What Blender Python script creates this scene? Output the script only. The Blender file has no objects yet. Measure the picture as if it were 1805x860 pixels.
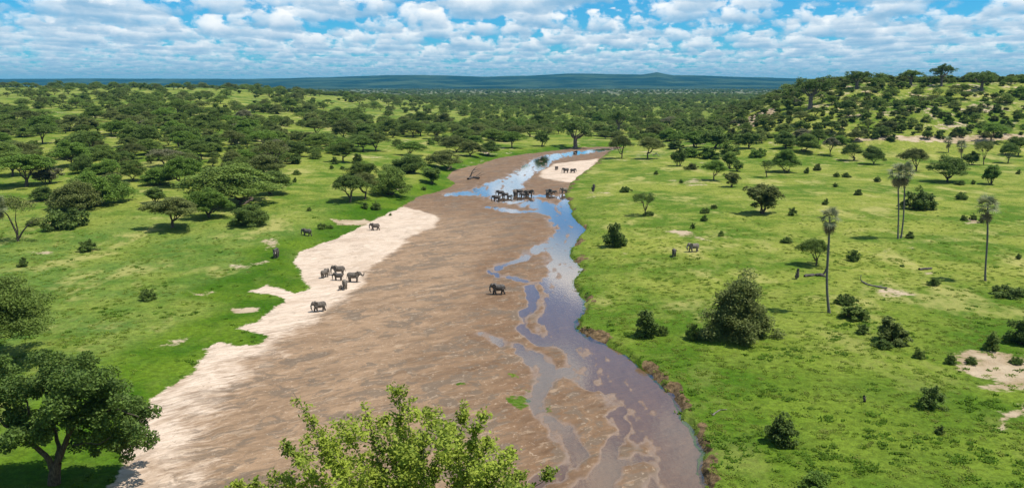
import bpy, math, random
import numpy as np
from mathutils import Vector

random.seed(11)
rng = np.random.default_rng(11)
S = bpy.context.scene
COL = S.collection

# ------------------------------------------------------------------ camera
PW, PH, FPX, HOR, EYE = 1805.0, 860.0, 1416.0, 150.0, 52.0
PITCH = math.atan((PH / 2 - HOR) / FPX)
cam_d = bpy.data.cameras.new('camera')
cam_d.sensor_width = 36.0
cam_d.lens = 36.0 * FPX / PW
cam_d.clip_start = 0.5
cam_d.clip_end = 90000.0
cam = bpy.data.objects.new('camera', cam_d)
cam.location = (0, 0, EYE)
cam.rotation_euler = (math.pi / 2 - PITCH, 0, 0)
COL.objects.link(cam)
S.camera = cam

# ------------------------------------------------------------------ render, exposure
S.render.engine = 'CYCLES'
S.cycles.use_denoising = True
S.cycles.denoiser = 'OPENIMAGEDENOISE'
S.cycles.max_bounces = 6
S.cycles.diffuse_bounces = 2
S.cycles.glossy_bounces = 2
S.cycles.transmission_bounces = 3
S.cycles.transparent_max_bounces = 6
S.cycles.volume_bounces = 0
S.cycles.caustics_reflective = False
S.cycles.caustics_refractive = False
S.view_settings.view_transform = 'Standard'
S.view_settings.look = 'None'
S.view_settings.exposure = 0.5
S.view_settings.gamma = 1.0
S.view_settings.use_curve_mapping = False

# ------------------------------------------------------------------ node helper
class NT:
    def __init__(self, tree):
        self.t = tree; self.n = tree.nodes; self.l = tree.links
    def node(self, kind, **kw):
        nd = self.n.new(kind)
        for k, v in kw.items():
            setattr(nd, k, v)
        return nd
    def set(self, sock, v):
        if isinstance(v, bpy.types.NodeSocket):
            self.l.new(v, sock)
        elif v is not None:
            if isinstance(v, (tuple, list)) and len(v) == 3 and sock.type == 'RGBA':
                v = (*v, 1.0)
            sock.default_value = v
    def math(self, op, a, b=None, c=None, clamp=False):
        nd = self.node('ShaderNodeMath', operation=op, use_clamp=clamp)
        self.set(nd.inputs[0], a)
        if b is not None: self.set(nd.inputs[1], b)
        if c is not None: self.set(nd.inputs[2], c)
        return nd.outputs[0]
    def vmath(self, op, a, b=None, scale=None):
        nd = self.node('ShaderNodeVectorMath', operation=op)
        self.set(nd.inputs[0], a)
        if b is not None: self.set(nd.inputs[1], b)
        if scale is not None: self.set(nd.inputs['Scale'], scale)
        return nd.outputs[0]
    def mix(self, fac, a, b, blend='MIX'):
        nd = self.node('ShaderNodeMix', data_type='RGBA', blend_type=blend)
        self.set(nd.inputs[0], fac); self.set(nd.inputs[6], a); self.set(nd.inputs[7], b)
        return nd.outputs[2]
    def ramp(self, v, lo, hi, a=0.0, b=1.0, smooth=True):
        nd = self.node('ShaderNodeMapRange', interpolation_type='SMOOTHSTEP' if smooth else 'LINEAR')
        self.set(nd.inputs['Value'], v)
        self.set(nd.inputs['From Min'], lo); self.set(nd.inputs['From Max'], hi)
        self.set(nd.inputs['To Min'], a); self.set(nd.inputs['To Max'], b)
        return nd.outputs[0]
    def noise(self, vec, scale, detail=3.0, rough=0.55, dist=0.0, out='Fac', dims='3D'):
        nd = self.node('ShaderNodeTexNoise', noise_dimensions=dims)
        if vec is not None: self.set(nd.inputs['Vector'], vec)
        self.set(nd.inputs['Scale'], scale); self.set(nd.inputs['Detail'], detail)
        self.set(nd.inputs['Roughness'], rough); self.set(nd.inputs['Distortion'], dist)
        return nd.outputs[out]

# ------------------------------------------------------------------ world: sky with a field of fair-weather cumulus
SUN_EL, SUN_AZ = math.radians(66), math.radians(100)      # azimuth clockwise from +Y (view direction)
world = bpy.data.worlds.new('World')
S.world = world
world.use_nodes = True
W = NT(world.node_tree)
W.n.clear()
sky = W.node('ShaderNodeTexSky', sky_type='NISHITA')
sky.sun_disc = False
sky.sun_elevation = SUN_EL
sky.sun_rotation = SUN_AZ
sky.altitude = 900
sky.air_density = 1.0
sky.dust_density = 0.3
sky.ozone_density = 3.0
SKY_STRENGTH = 0.06
tc = W.node('ShaderNodeTexCoord')
sep = W.node('ShaderNodeSeparateXYZ')
W.set(sep.inputs[0], tc.outputs['Generated'])
dz = W.math('MAXIMUM', sep.outputs['Z'], 0.004)
flat = W.vmath('SCALE', tc.outputs['Generated'], scale=W.math('DIVIDE', 1.0, dz))
# the deep blue of the clear gaps: the physical sky, more saturated as in the photograph
blue = W.mix(1.0, sky.outputs['Color'], (0.27, 1.05, 1.5), 'MULTIPLY')
CLOUD_TH = 0.530
NSL = 18
wn = W.node('ShaderNodeTexWhiteNoise', noise_dimensions='3D')
W.set(wn.inputs['Vector'], W.vmath('SCALE', tc.outputs['Generated'], scale=7919.0))
region = W.math('MULTIPLY', W.math('SUBTRACT', W.noise(W.vmath('MULTIPLY', flat, (1.0, 1.0, 0.0)), 0.16, 2.0, 0.55), 0.5), 0.25)
T = None; acc = None
for k in range(NSL):
    f = k / (NSL - 1)
    p = W.vmath('SCALE', flat, scale=W.math('MULTIPLY_ADD', wn.outputs['Value'], 0.42 / NSL, 1.0 + 0.42 * (k - 0.5) / NSL))
    lowf = W.noise(W.vmath('MULTIPLY', p, (1.0, 0.55, 0.0)), 1.0, 1.0, 0.5)          # which patch of air holds a cloud
    puff = W.noise(W.vmath('MULTIPLY', p, (1.0, 0.6, 1.5)), 2.8, 3.5, 0.58)           # its billows
    nz = W.math('ADD', W.math('ADD', W.math('MULTIPLY', lowf, 0.56), W.math('MULTIPLY', puff, 0.44)), region)
    th = CLOUD_TH + 0.08 * f ** 1.6 + (0.012 if k == 0 else 0.0)
    a = W.ramp(nz, th, th + 0.022, 0.0, 0.5 + 0.4 * f)
    g = W.math('ADD', -0.05 + 1.7 * f ** 0.95, W.math('MULTIPLY', W.math('SUBTRACT', puff, 0.5), 1.7), clamp=True)
    c = W.mix(g, (2.9, 5.8, 8.6), (13.4, 13.5, 13.4))
    if T is None:
        acc = W.vmath('SCALE', c, scale=a); T = W.math('SUBTRACT', 1.0, a)
    else:
        w = W.math('MULTIPLY', T, a)
        acc = W.vmath('ADD', acc, W.vmath('SCALE', c, scale=w))
        T = W.math('SUBTRACT', T, w)
cl = W.vmath('ADD', acc, W.vmath('SCALE', blue, scale=T))
# clouds sink into the pale air along the horizon
hz = W.math('MULTIPLY', W.math('POWER', 2.718, W.math('MULTIPLY', dz, -42.0)), 0.62)
hz = W.math('MAXIMUM', hz, W.ramp(dz, 0.016, 0.005))
final = W.mix(hz, cl, (4.4, 8.6, 11.4))
final = W.mix(W.ramp(sep.outputs['Z'], -0.004, -0.03), final, (1.3, 1.6, 1.2))
bg = W.node('ShaderNodeBackground')
W.set(bg.inputs['Color'], final)
W.set(bg.inputs['Strength'], SKY_STRENGTH)
wo = W.node('ShaderNodeOutputWorld')
W.l.new(bg.outputs[0], wo.inputs['Surface'])
world.cycles.sampling_method = 'MANUAL'
world.cycles.sample_map_resolution = 512

# ------------------------------------------------------------------ sun
sun_d = bpy.data.lights.new('sun', 'SUN')
sun_d.energy = 4.4
sun_d.angle = math.radians(0.53)
sun_d.color = (1.0, 0.95, 0.87)
sun = bpy.data.objects.new('sun', sun_d)
sv = Vector((math.sin(SUN_AZ) * math.cos(SUN_EL), math.cos(SUN_AZ) * math.cos(SUN_EL), math.sin(SUN_EL)))
sun.rotation_euler = sv.to_track_quat('Z', 'Y').to_euler()
sun.location = (60, 0, 120)
COL.objects.link(sun)

# ------------------------------------------------------------------ small maths
def sm(t):
    t = np.clip(t, 0.0, 1.0)
    return t * t * (3 - 2 * t)

_perm = np.random.default_rng(5).permutation(4096)
_ang = np.random.default_rng(6).random(4096) * 2 * np.pi
_gx, _gy = np.cos(_ang), np.sin(_ang)

def perlin(x, y, seed=0):
    x = np.asarray(x, float); y = np.asarray(y, float)
    xi = np.floor(x).astype(np.int64); yi = np.floor(y).astype(np.int64)
    xf, yf = x - xi, y - yi
    u = xf * xf * xf * (xf * (xf * 6 - 15) + 10); v = yf * yf * yf * (yf * (yf * 6 - 15) + 10)
    def g(ix, iy, fx, fy):
        h = _perm[(ix + _perm[(iy + seed * 131) & 4095]) & 4095]
        return _gx[h] * fx + _gy[h] * fy
    a = g(xi, yi, xf, yf); b = g(xi + 1, yi, xf - 1, yf)
    c = g(xi, yi + 1, xf, yf - 1); d = g(xi + 1, yi + 1, xf - 1, yf - 1)
    return (a + u * (b - a) + v * ((c + u * (d - c)) - (a + u * (b - a)))) * 1.5

def fbm(x, y, octs=3, seed=0, gain=0.5):
    t = 0; a = 1.0; f = 1.0; n = 0
    for o in range(octs):
        t = t + a * perlin(x * f + 17.3 * o, y * f - 9.1 * o, seed + o); n += a
        a *= gain; f *= 2.03
    return t / n

CP, SP = math.cos(PITCH), math.sin(PITCH)

def flat_at(px, py, z=0.6):
    """ground point (x, y) seen at a photograph pixel, on the level z"""
    xc = (np.asarray(px, float) - PW / 2) / FPX; yc = -(np.asarray(py, float) - PH / 2) / FPX
    dy = CP + SP * yc; dzv = -SP + CP * yc
    t = (z - EYE) / dzv
    return xc * t, dy * t

def project(x, y, z):
    dep = y * CP - (z - EYE) * SP
    up = y * SP + (z - EYE) * CP
    return PW / 2 + FPX * x / dep, PH / 2 - FPX * up / dep

def poly_ground(pts, z=0.5):
    a = np.array(pts, float)
    x, y = flat_at(a[:, 0], a[:, 1], z)
    return np.stack([x, y], 1)

def line_dist(X, Y, P, wid=None):
    best = np.full(X.shape, 1e9); bw = np.ones(X.shape)
    score = np.full(X.shape, -1e9)
    for i in range(len(P) - 1):
        ax, ay = P[i]; bx, by = P[i + 1]
        ex, ey = bx - ax, by - ay
        t = np.clip(((X - ax) * ex + (Y - ay) * ey) / (ex * ex + ey * ey + 1e-9), 0, 1)
        d = np.hypot(X - ax - t * ex, Y - ay - t * ey)
        if wid is None:
            best = np.minimum(best, d)
        else:
            s_ = 1.0 - d / (wid[i] + t * (wid[i + 1] - wid[i]))
            score = np.maximum(score, s_)
    return best if wid is None else score

def inside(X, Y, P):
    r = np.zeros(X.shape, bool); j = len(P) - 1
    for i in range(len(P)):
        xi, yi = P[i]; xj, yj = P[j]
        if yi != yj:
            c = ((yi > Y) != (yj > Y)) & (X < (xj - xi) * (Y - yi) / (yj - yi) + xi)
            r ^= c
        j = i
    return r

def sdf(X, Y, P):
    d = line_dist(X, Y, np.vstack([P, P[:1]]))
    return np.where(inside(X, Y, P), -d, d)

# ------------------------------------------------------------------ river layout (photograph pixels -> metres on the ground)
LB = [(150, 1000), (190, 900), (215, 805), (240, 745), (262, 712), (300, 682), (340, 655), (366, 634), (362, 615), (385, 604),
      (420, 612), (448, 612), (470, 596), (440, 584), (418, 582), (452, 570), (480, 552), (505, 532), (470, 520), (440, 516), (470, 504), (520, 520), (545, 512), (538, 492), (528, 478), (516, 464),
      (528, 448), (560, 434), (600, 420), (650, 395), (690, 374), (736, 347), (790, 331), (806, 322), (786, 312),
      (800, 300), (842, 290), (880, 278), (925, 271), (965, 267), (1005, 261), (1050, 259), (1088, 258)]
RB = [(1100, 262), (1076, 266), (1058, 281), (1034, 300), (1008, 320), (995, 340), (1000, 355), (1009, 378), (1027, 404),
      (1018, 420), (1001, 438), (1003, 450), (1024, 470), (1012, 488), (1008, 500), (1024, 518), (1028, 545), (1014, 562), (1020, 580), (1040, 594),
      (1062, 602), (1092, 616), (1120, 640), (1150, 660), (1176, 685), (1190, 712), (1208, 740), (1222, 765), (1232, 790), (1222, 820), (1234, 850), (1238, 900), (1240, 1000)]
GLB, GRB = poly_ground(LB), poly_ground(RB)
BED = np.vstack([GLB, GRB])

def chan(pts):
    """(px, py, half width in px) -> ground polyline and half widths in metres"""
    a = np.array(pts, float)
    x, y = flat_at(a[:, 0], a[:, 1], 0.0)
    w = a[:, 2] * np.hypot(y, EYE) / FPX
    return np.stack([x, y], 1), w

CHANS = [chan(c) for c in [
    [(1075, 263, 16), (1030, 268, 22), (985, 274, 26), (955, 284, 22), (938, 297, 24), (915, 312, 24), (880, 326, 30), (850, 340, 40), (800, 343, 20)],
    [(915, 314, 18), (898, 330, 30), (880, 344, 40), (905, 352, 44), (945, 360, 40), (978, 372, 28), (992, 392, 26), (1004, 408, 22), (985, 424, 24), (974, 440, 26), (985, 456, 26), (990, 478, 24),
     (985, 500, 28), (985, 520, 32), (985, 545, 36), (985, 570, 38), (1000, 595, 40), (1020, 620, 48), (1060, 645, 60), (1110, 680, 62), (1150, 720, 56), (1172, 765, 52), (1186, 810, 48), (1196, 860, 46), (1200, 980, 46)],
    [(868, 366, 14), (910, 374, 14), (955, 372, 14), (990, 380, 14)],
    [(930, 346, 20), (965, 346, 18), (1000, 352, 14), (1000, 372, 12)],
    [(975, 425, 14), (945, 440, 12), (925, 456, 12), (885, 468, 11), (868, 478, 10), (890, 488, 10), (935, 496, 12), (965, 505, 14)],
    [(940, 500, 12), (935, 525, 12), (945, 540, 12), (925, 560, 12), (918, 575, 11), (935, 590, 16), (965, 605, 20)],
    [(845, 588, 7), (880, 605, 9), (915, 612, 12), (940, 625, 18), (958, 645, 22), (965, 665, 24), (948, 690, 18), (945, 718, 20), (965, 745, 22), (995, 775, 24), (1015, 800, 22), (985, 830, 16), (960, 860, 20)],
    [(990, 655, 20), (1040, 680, 22), (1085, 690, 22)],
    [(1110, 690, 14), (1100, 715, 14), (1084, 735, 16), (1100, 760, 16), (1080, 790, 18), (1075, 820, 22), (1050, 850, 34), (1030, 900, 30)],
    [(1090, 812, 12), (1130, 806, 12), (1158, 825, 14), (1165, 870, 14)],
]]
DRY = [poly_ground(p) for p in [
    [(60, 1000), (90, 790), (200, 690), (290, 620), (340, 570), (390, 500), (470, 440), (560, 410), (690, 362), (732, 366), (783, 384), (766, 402), (730, 420), (700, 446), (655, 482), (640, 516), (590, 552), (540, 590), (500, 630), (450, 680), (420, 740), (400, 800), (380, 1000)],
    [(950, 300), (975, 288), (1058, 279), (1040, 300), (1010, 322), (985, 320), (948, 311)]]]
LUSH_OUT = 18.0
BARE = [(poly_ground(p, 2.5), wgt) for p, wgt in [
    ([(1640, 622), (1690, 604), (1760, 612), (1830, 622), (1900, 640), (1900, 690), (1760, 690), (1690, 684), (1740, 664), (1680, 648)], 0.70),
    ([(1790, 705), (1830, 700), (1830, 730), (1790, 765), (1755, 770), (1760, 745)], 0.9),
    ([(1512, 512), (1560, 496), (1600, 506), (1640, 520), (1600, 526), (1550, 520)], 0.5),
    ([(1610, 474), (1650, 470), (1660, 478), (1620, 482)], 0.6),
    ([(1530, 435), (1610, 430), (1620, 440), (1560, 444)], 0.45),
    ([(1690, 382), (1740, 386), (1735, 396), (1700, 394)], 0.7),
    ([(1160, 405), (1210, 400), (1235, 412), (1260, 425), (1200, 418)], 0.6),
    ([(1080, 442), (1110, 436), (1120, 446), (1090, 456)], 0.5),
    ([(1170, 316), (1225, 310), (1260, 325), (1200, 330)], 0.4),
    ([(1030, 330), (1080, 336), (1070, 350), (1020, 346)], 0.4),
    ([(1200, 480), (1212, 480), (1214, 540), (1196, 545)], 0.5),
    ([(575, 384), (640, 380), (690, 384), (640, 392), (590, 394)], 0.7),
    ([(440, 420), (505, 414), (500, 432), (460, 440)], 0.5),
    ([(400, 460), (480, 448), (470, 462), (405, 474)], 0.45),
    ([(320, 505), (400, 500), (380, 515), (330, 516)], 0.5),
    ([(230, 605), (330, 578), (345, 590), (280, 612)], 0.5),
    ([(40, 440), (110, 436), (105, 446), (50, 448)], 0.5),
    ([(690, 330), (720, 326), (715, 336), (695, 338)], 0.5),
    ([(395, 535), (470, 530), (455, 542), (405, 545)], 1.0),
    ([(1640, 745), (1740, 690), (1750, 700), (1700, 770), (1640, 780)], 0.3),
    ([(1690, 710), (1720, 712), (1715, 730), (1660, 722)], 0.5),
]]
BARE.append((np.array([(250, 600), (330, 594), (420, 606), (420, 624), (330, 616), (258, 610)], float), 0.75))
ISLES = [poly_ground(p, 0.1) for p in [[(885, 700), (915, 694), (938, 702), (936, 716), (918, 726), (896, 712)], [(890, 656), (915, 658), (920, 668), (896, 666)], [(905, 682), (938, 684), (944, 692), (915, 690)], [(955, 716), (974, 714), (978, 728), (960, 730)], [(800, 676), (822, 674), (824, 680), (804, 682)]]]
HILLPX = [0, 130, 300, 450, 560, 700, 780, 860, 930, 1000, 1060, 1130, 1145, 1157, 1169, 1185, 1300, 1420, 1500, 1805]
HILLPY = [140, 139.5, 139.5, 140, 137.5, 133.5, 134, 136.5, 134.5, 131, 131.5, 133, 131, 129, 131, 133.5, 136.5, 139.5, 141, 142]

def terrain(X, Y):
    """height, bed distance, masks; X, Y arrays in metres"""
    X = np.asarray(X, float); Y = np.asarray(Y, float)
    n1 = fbm(X / 46, Y / 46, 3, 1)
    s = np.full(X.shape, 500.0); side = np.where(X / np.maximum(Y, 1) < 0.1, -1.0, 1.0)
    ch = np.full(X.shape, -9.0); dry = np.zeros(X.shape); bare = np.zeros(X.shape)
    near = (Y > 60) & (Y < 1000)
    if near.any():
        xn, yn = X[near], Y[near]
        wob = 1.0 + yn / 300.0
        wx = xn + 0.9 * wob * fbm(xn / 5 / wob, yn / 5 / wob, 3, 20); wy = yn + 1.2 * wob * fbm(xn / 6 / wob, yn / 6 / wob, 3, 24)
        dl = line_dist(wx, wy, GLB); dr = line_dist(wx, wy, GRB)
        d = np.minimum(dl, dr)
        ins = inside(wx, wy, BED)
        s[near] = np.where(ins, -d, d)
        side[near] = np.where(dl < dr, -1.0, 1.0)
        cx = wx + 1.6 * fbm(xn / 7, yn / 11, 3, 30); cy = wy + 2.5 * fbm(xn / 9, yn / 12, 3, 33)
        c = np.full(xn.shape, -9.0)
        for P, wd in CHANS:
            c = np.maximum(c, line_dist(cx, cy, P, wd))
        ch[near] = c
        dd = np.full(xn.shape, 1e3)
        for P in DRY:
            dd = np.minimum(dd, sdf(cx, cy, P))
        dw = 7.0 + 22.0 * sm((230 - yn) / 110.0)
        dry[near] = sm((0.35 * dw - dd) / dw) * (1 - 0.12 * sm((200 - yn) / 70.0))
        bb = np.zeros(xn.shape)
        for P, wgt in BARE:
            if (P[:, 1].min() < 1000):
                m = sdf(cx, cy, P)
                bb = np.maximum(bb, wgt * sm((1.5 - m) / 5.0))
        bare[near] = bb
    # bed: streaky bars, low where the braided channels run
    c45, s45 = math.cos(math.radians(38)), math.sin(math.radians(38))
    u = X * c45 + Y * s45; v = -X * s45 + Y * c45
    st = fbm(u / 11 + 0.6 * n1, v / 2.4, 3, 40)
    st2 = fbm(u / 4.5, v / 0.9, 2, 44)
    cc = np.clip(ch, -1.5, 1.0)
    fl1 = fbm(X / 3.0 + 0.8 * n1, Y / 12.0, 4, 47)
    inch = sm((cc + 0.4) / 0.5)
    bed = 0.13 + 0.06 * st + 0.02 * st2 + 0.33 * fl1 * inch - 0.17 * sm((cc + 0.30) / 0.7) - 0.07 * np.clip(cc, 0, 1) + 0.16 * sm((-ch - 0.6) / 2.0)
    bed = bed + 0.30 * dry + 0.35 * sm((-ch - 2) / 10.0)
    bed = bed - 0.22 * np.where((side > 0) & near & (Y < 400), sm((s + 4.0) / 3.0), 0.0) * sm((ch + 2.2) / 1.0)
    # plains
    a = X / np.maximum(Y, 20.0)
    fl = 0.07 + 0.93 * (1 - sm((a + 0.40) / 0.40))
    rise = 44.5 * np.clip((Y - 240) / 1360.0, 0, 1) ** 0.98 * fl * (1 - sm((Y - 1700) / 1600.0))
    left = 1.7 + 0.5 * n1 + rise
    hill = 52.0 * sm((X - 0.30 * Y + 105 + 14 * fbm(X / 60, Y / 60, 2, 50)) / 215.0) * sm((Y - 520 + 20 * fbm(X / 70, Y / 50, 2, 52)) / 300.0)
    hill = hill * (1 - sm((Y - 1200) / 900.0))
    hn = np.clip(hill / 30.0, 0, 1)
    right = 2.1 + 0.5 * n1 + hill + hn * (1.6 * fbm(X / 22, Y / 22, 3, 54))
    k = sm((a - 0.02) / 0.10)
    side_f = np.where(near, (side + 1) / 2, k)
    far_mix = sm((Y - 500) / 300.0)
    side_f = side_f * (1 - far_mix) + k * far_mix
    plain = left * (1 - side_f) + right * side_f
    plain = plain + 0.10 * fbm(X / 2.2, Y / 2.2, 3, 60) * (1 - sm((Y - 260) / 250.0))
    # banks: gentle on one side, a low eroded step on the other
    bank_n = 0.5 + 0.8 * fbm(X / 9, Y / 12, 4, 64, 0.62)
    wl = 16.0 + 10 * bank_n
    wr = 0.5 + 4.2 * np.clip(bank_n, 0, 1) ** 2
    t = np.where(side < 0, sm(s / wl), 0.52 * sm((s - 0.3 * bank_n) / wr) + 0.48 * sm(s / 34.0))
    bedo = bed + np.where(side < 0, 0.25, 0.0) * sm(s / 3.0)
    h = np.where(s > 0, bedo + (plain - bedo) * t, bed)
    # crumbled clods on the step
    face = np.where((side > 0) & (s > 0), sm(s / 0.4) * (1 - sm((s - wr) / 1.2)), 0.0)
    face = face * near * sm((bank_n - 0.44 + 0.14 * sm((190 - Y) / 60.0)) / 0.3)
    h = h + face * (0.42 * fbm(X / 2.2, Y / 2.8, 3, 70, 0.6) - 0.1)
    # far ranges
    ppx = PW / 2 + FPX * a / CP
    prof = np.interp(ppx, HILLPX, HILLPY) + 0.9 * fbm(ppx / 55, Y / 9000, 4, 82, 0.6)
    R = 16500.0
    top = EYE + (HOR - prof) * R / FPX
    ridge = sm((Y - 9500) / (R - 9500)) ** 1.15 * (1 - 0.8 * sm((Y - R) / 5000.0))
    gul = fbm(X / 1500, Y / 2600, 4, 80)
    spur = 0.55 * np.exp(-((Y - 12800) / 900.0) ** 2) * sm((a + 0.25) / 0.25) * (1 - sm((a - 0.28) / 0.1))
    far = top * np.maximum(ridge + 0.10 * gul * ridge * (1 - ridge) * 4, spur * 0.8)
    h = np.where(Y > 9000, h * (1 - sm((Y - 9000) / 800.0)) + far, h)
    # the bluff on which the camera stands
    bl = 50.0 - 0.59 * np.maximum(Y, 0.0) + 0.4 * n1
    h = np.where(Y < 100, np.maximum(h, bl), h)
    return dict(h=h, s=s, side=side, ch=ch, dry=dry, bare=bare, face=face, hill=hn, n1=n1, a=a)

_TY = np.concatenate([np.arange(84, 420, 1.5), 420 * 1.0045 ** np.arange(0, 480)])

def at(px, py):
    """the ground point seen at each photograph pixel (first hit of the view ray with the terrain)"""
    px = np.atleast_1d(np.asarray(px, float)); py = np.atleast_1d(np.asarray(py, float))
    xc = (px - PW / 2) / FPX; yc = -(py - PH / 2) / FPX
    dy = CP + SP * yc; dzv = -SP + CP * yc
    Yg = np.repeat(_TY[None, :], len(px), 0)
    tt = Yg / dy[:, None]
    Xg = xc[:, None] * tt; Zg = EYE + dzv[:, None] * tt
    hh = terrain(Xg.ravel(), Yg.ravel())['h'].reshape(Xg.shape)
    below = Zg < hh
    out = np.zeros((len(px), 3))
    for i in range(len(px)):
        j = int(np.argmax(below[i])) if below[i].any() else len(_TY) - 1
        j = max(j, 1)
        d0 = Zg[i, j - 1] - hh[i, j - 1]; d1 = hh[i, j] - Zg[i, j]
        f = d0 / max(d0 + d1, 1e-6)
        out[i] = (Xg[i, j - 1] + f * (Xg[i, j] - Xg[i, j - 1]), Yg[i, j - 1] + f * (Yg[i, j] - Yg[i, j - 1]), 0)
    out[:, 2] = terrain(out[:, 0], out[:, 1])['h']
    return out

for _poly, _w in [([(1300, 220), (1320, 206), (1345, 196), (1368, 191), (1374, 198), (1350, 207), (1326, 224), (1306, 228)], 1.0), ([(1560, 192), (1600, 188), (1640, 194), (1630, 201), (1580, 200)], 0.6),
                  ([(1690, 186), (1740, 182), (1790, 190), (1760, 198), (1710, 196)], 0.6), ([(1470, 205), (1520, 200), (1530, 210), (1480, 214)], 0.55), ([(1380, 236), (1400, 230), (1410, 240), (1390, 246)], 0.6), ([(1620, 222), (1700, 214), (1740, 224), (1660, 232)], 0.5)]:
    _g = at([q[0] for q in _poly], [q[1] for q in _poly])
    BARE.append((_g[:, :2].copy(), _w))

def px_per_m(p):
    return FPX / (p[1] * CP - (p[2] - EYE) * SP)

# ------------------------------------------------------------------ object helpers
def prop(o, label=None, cat=None, group=None, kind=None):
    if label: o['label'] = label
    if cat: o['category'] = cat
    if group: o['group'] = group
    if kind: o['kind'] = kind
    return o

def link(name, data, parent=None):
    o = bpy.data.objects.new(name, data)
    COL.objects.link(o)
    if parent is not None: o.parent = parent
    return o

def empty(name, loc, rz=0.0, scale=(1, 1, 1)):
    o = link(name, None)
    o.empty_display_size = 0.5
    o.location = loc; o.rotation_euler = (0, 0, rz); o.scale = scale
    return o

def mesh_np(name, V, F, mat=None, smooth=True):
    """V (n,3); F (m,3) or (m,4) int array"""
    V = np.asarray(V, np.float32); F = np.asarray(F, np.int32)
    me = bpy.data.meshes.new(name)
    k = F.shape[1]
    me.vertices.add(len(V)); me.vertices.foreach_set('co', V.ravel())
    me.loops.add(F.size); me.loops.foreach_set('vertex_index', F.ravel())
    me.polygons.add(len(F))
    me.polygons.foreach_set('loop_start', np.arange(0, F.size, k, dtype=np.int32))
    me.polygons.foreach_set('loop_total', np.full(len(F), k, np.int32))
    me.polygons.foreach_set('use_smooth', np.full(len(F), smooth))
    me.update(calc_edges=True)
    if mat: me.materials.append(mat)
    return me

def attr4(me, name, arr):
    at_ = me.attributes.new(name, 'FLOAT_COLOR', 'POINT')
    at_.data.foreach_set('color', np.asarray(arr, np.float32).ravel())

class Geo:
    """collects quads (triangles repeat a vertex is avoided: two lists)"""
    def __init__(self): self.v = []; self.f = []; self.n = 0
    def add(self, V, F):
        V = np.asarray(V, float); F = np.asarray(F, int)
        self.v.append(V); self.f.append(F + self.n); self.n += len(V)
    def tube(self, pts, rad, sides=7, cap=True):
        pts = np.asarray(pts, float); n = len(pts)
        tan = np.gradient(pts, axis=0); tan /= np.linalg.norm(tan, axis=1)[:, None] + 1e-9
        ref = np.array([1.0, 0.13, 0.07]) if abs(tan[0][0]) < 0.8 else np.array([0.1, 1.0, 0.05])
        A = np.cross(tan, ref); A /= np.linalg.norm(A, axis=1)[:, None] + 1e-9
        B = np.cross(tan, A)
        th = np.linspace(0, 2 * np.pi, sides, endpoint=False)
        V = pts[:, None, :] + np.asarray(rad)[:, None, None] * (np.cos(th)[None, :, None] * A[:, None, :] + np.sin(th)[None, :, None] * B[:, None, :])
        i = np.arange(n - 1)[:, None] * sides; j = np.arange(sides)[None, :]; j2 = (j + 1) % sides
        F = np.stack([i + j, i + j2, i + sides + j2, i + sides + j], -1).reshape(-1, 4)
        self.add(V.reshape(-1, 3), F)
    def mesh(self, name, mat=None, smooth=True):
        return mesh_np(name, np.vstack(self.v), np.vstack(self.f), mat, smooth)

def curve_pts(p0, p1, n=6, bend=(0, 0, 0), wig=0.0, r=None):
    p0 = np.array(p0, float); p1 = np.array(p1, float); t = np.linspace(0, 1, n)[:, None]
    P = p0 + (p1 - p0) * t + np.array(bend, float) * (4 * t * (1 - t))
    if wig and r is not None:
        w = r.normal(0, wig, (n, 3)); w[0] = 0; w[-1] = 0
        P = P + w
    return P

def leaf_quads(C, size, r, up=0.35, asp=1.5):
    """a rhombic leaf spray at each centre"""
    n = len(C)
    N = r.normal(0, 1, (n, 3)); N[:, 2] = np.abs(N[:, 2]) + up
    N /= np.linalg.norm(N, axis=1)[:, None]
    R = r.normal(0, 1, (n, 3))
    A = np.cross(N, R); A /= np.linalg.norm(A, axis=1)[:, None]
    B = np.cross(N, A)
    s_ = (size * r.uniform(0.6, 1.35, n))[:, None] if np.isscalar(size) else (size * r.uniform(0.6, 1.35, n))[:, None]
    a = A * s_ * 0.5 * asp; b = B * s_ * 0.5
    V = np.stack([C - a, C + b * 0.9 + N * s_ * 0.12, C + a, C - b], 1).reshape(-1, 3)
    F = np.arange(4 * n).reshape(-1, 4)
    return V, F

def ball_points(n, r, shell=0.45, low=0.35):
    """points in a ball, gathered to the shell, thinned underneath"""
    P = r.normal(0, 1, (int(n * 1.6) + 8, 3)); P /= np.linalg.norm(P, axis=1)[:, None]
    keep = (P[:, 2] > -0.15) | (r.random(len(P)) < low)
    P = P[keep][:n]
    return P * (r.random(len(P)) ** shell)[:, None]

# ------------------------------------------------------------------ materials
def new_mat(name):
    m = bpy.data.materials.new(name); m.use_nodes = True
    nt = NT(m.node_tree); nt.n.clear()
    out = nt.node('ShaderNodeOutputMaterial')
    return m, nt, out

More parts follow.
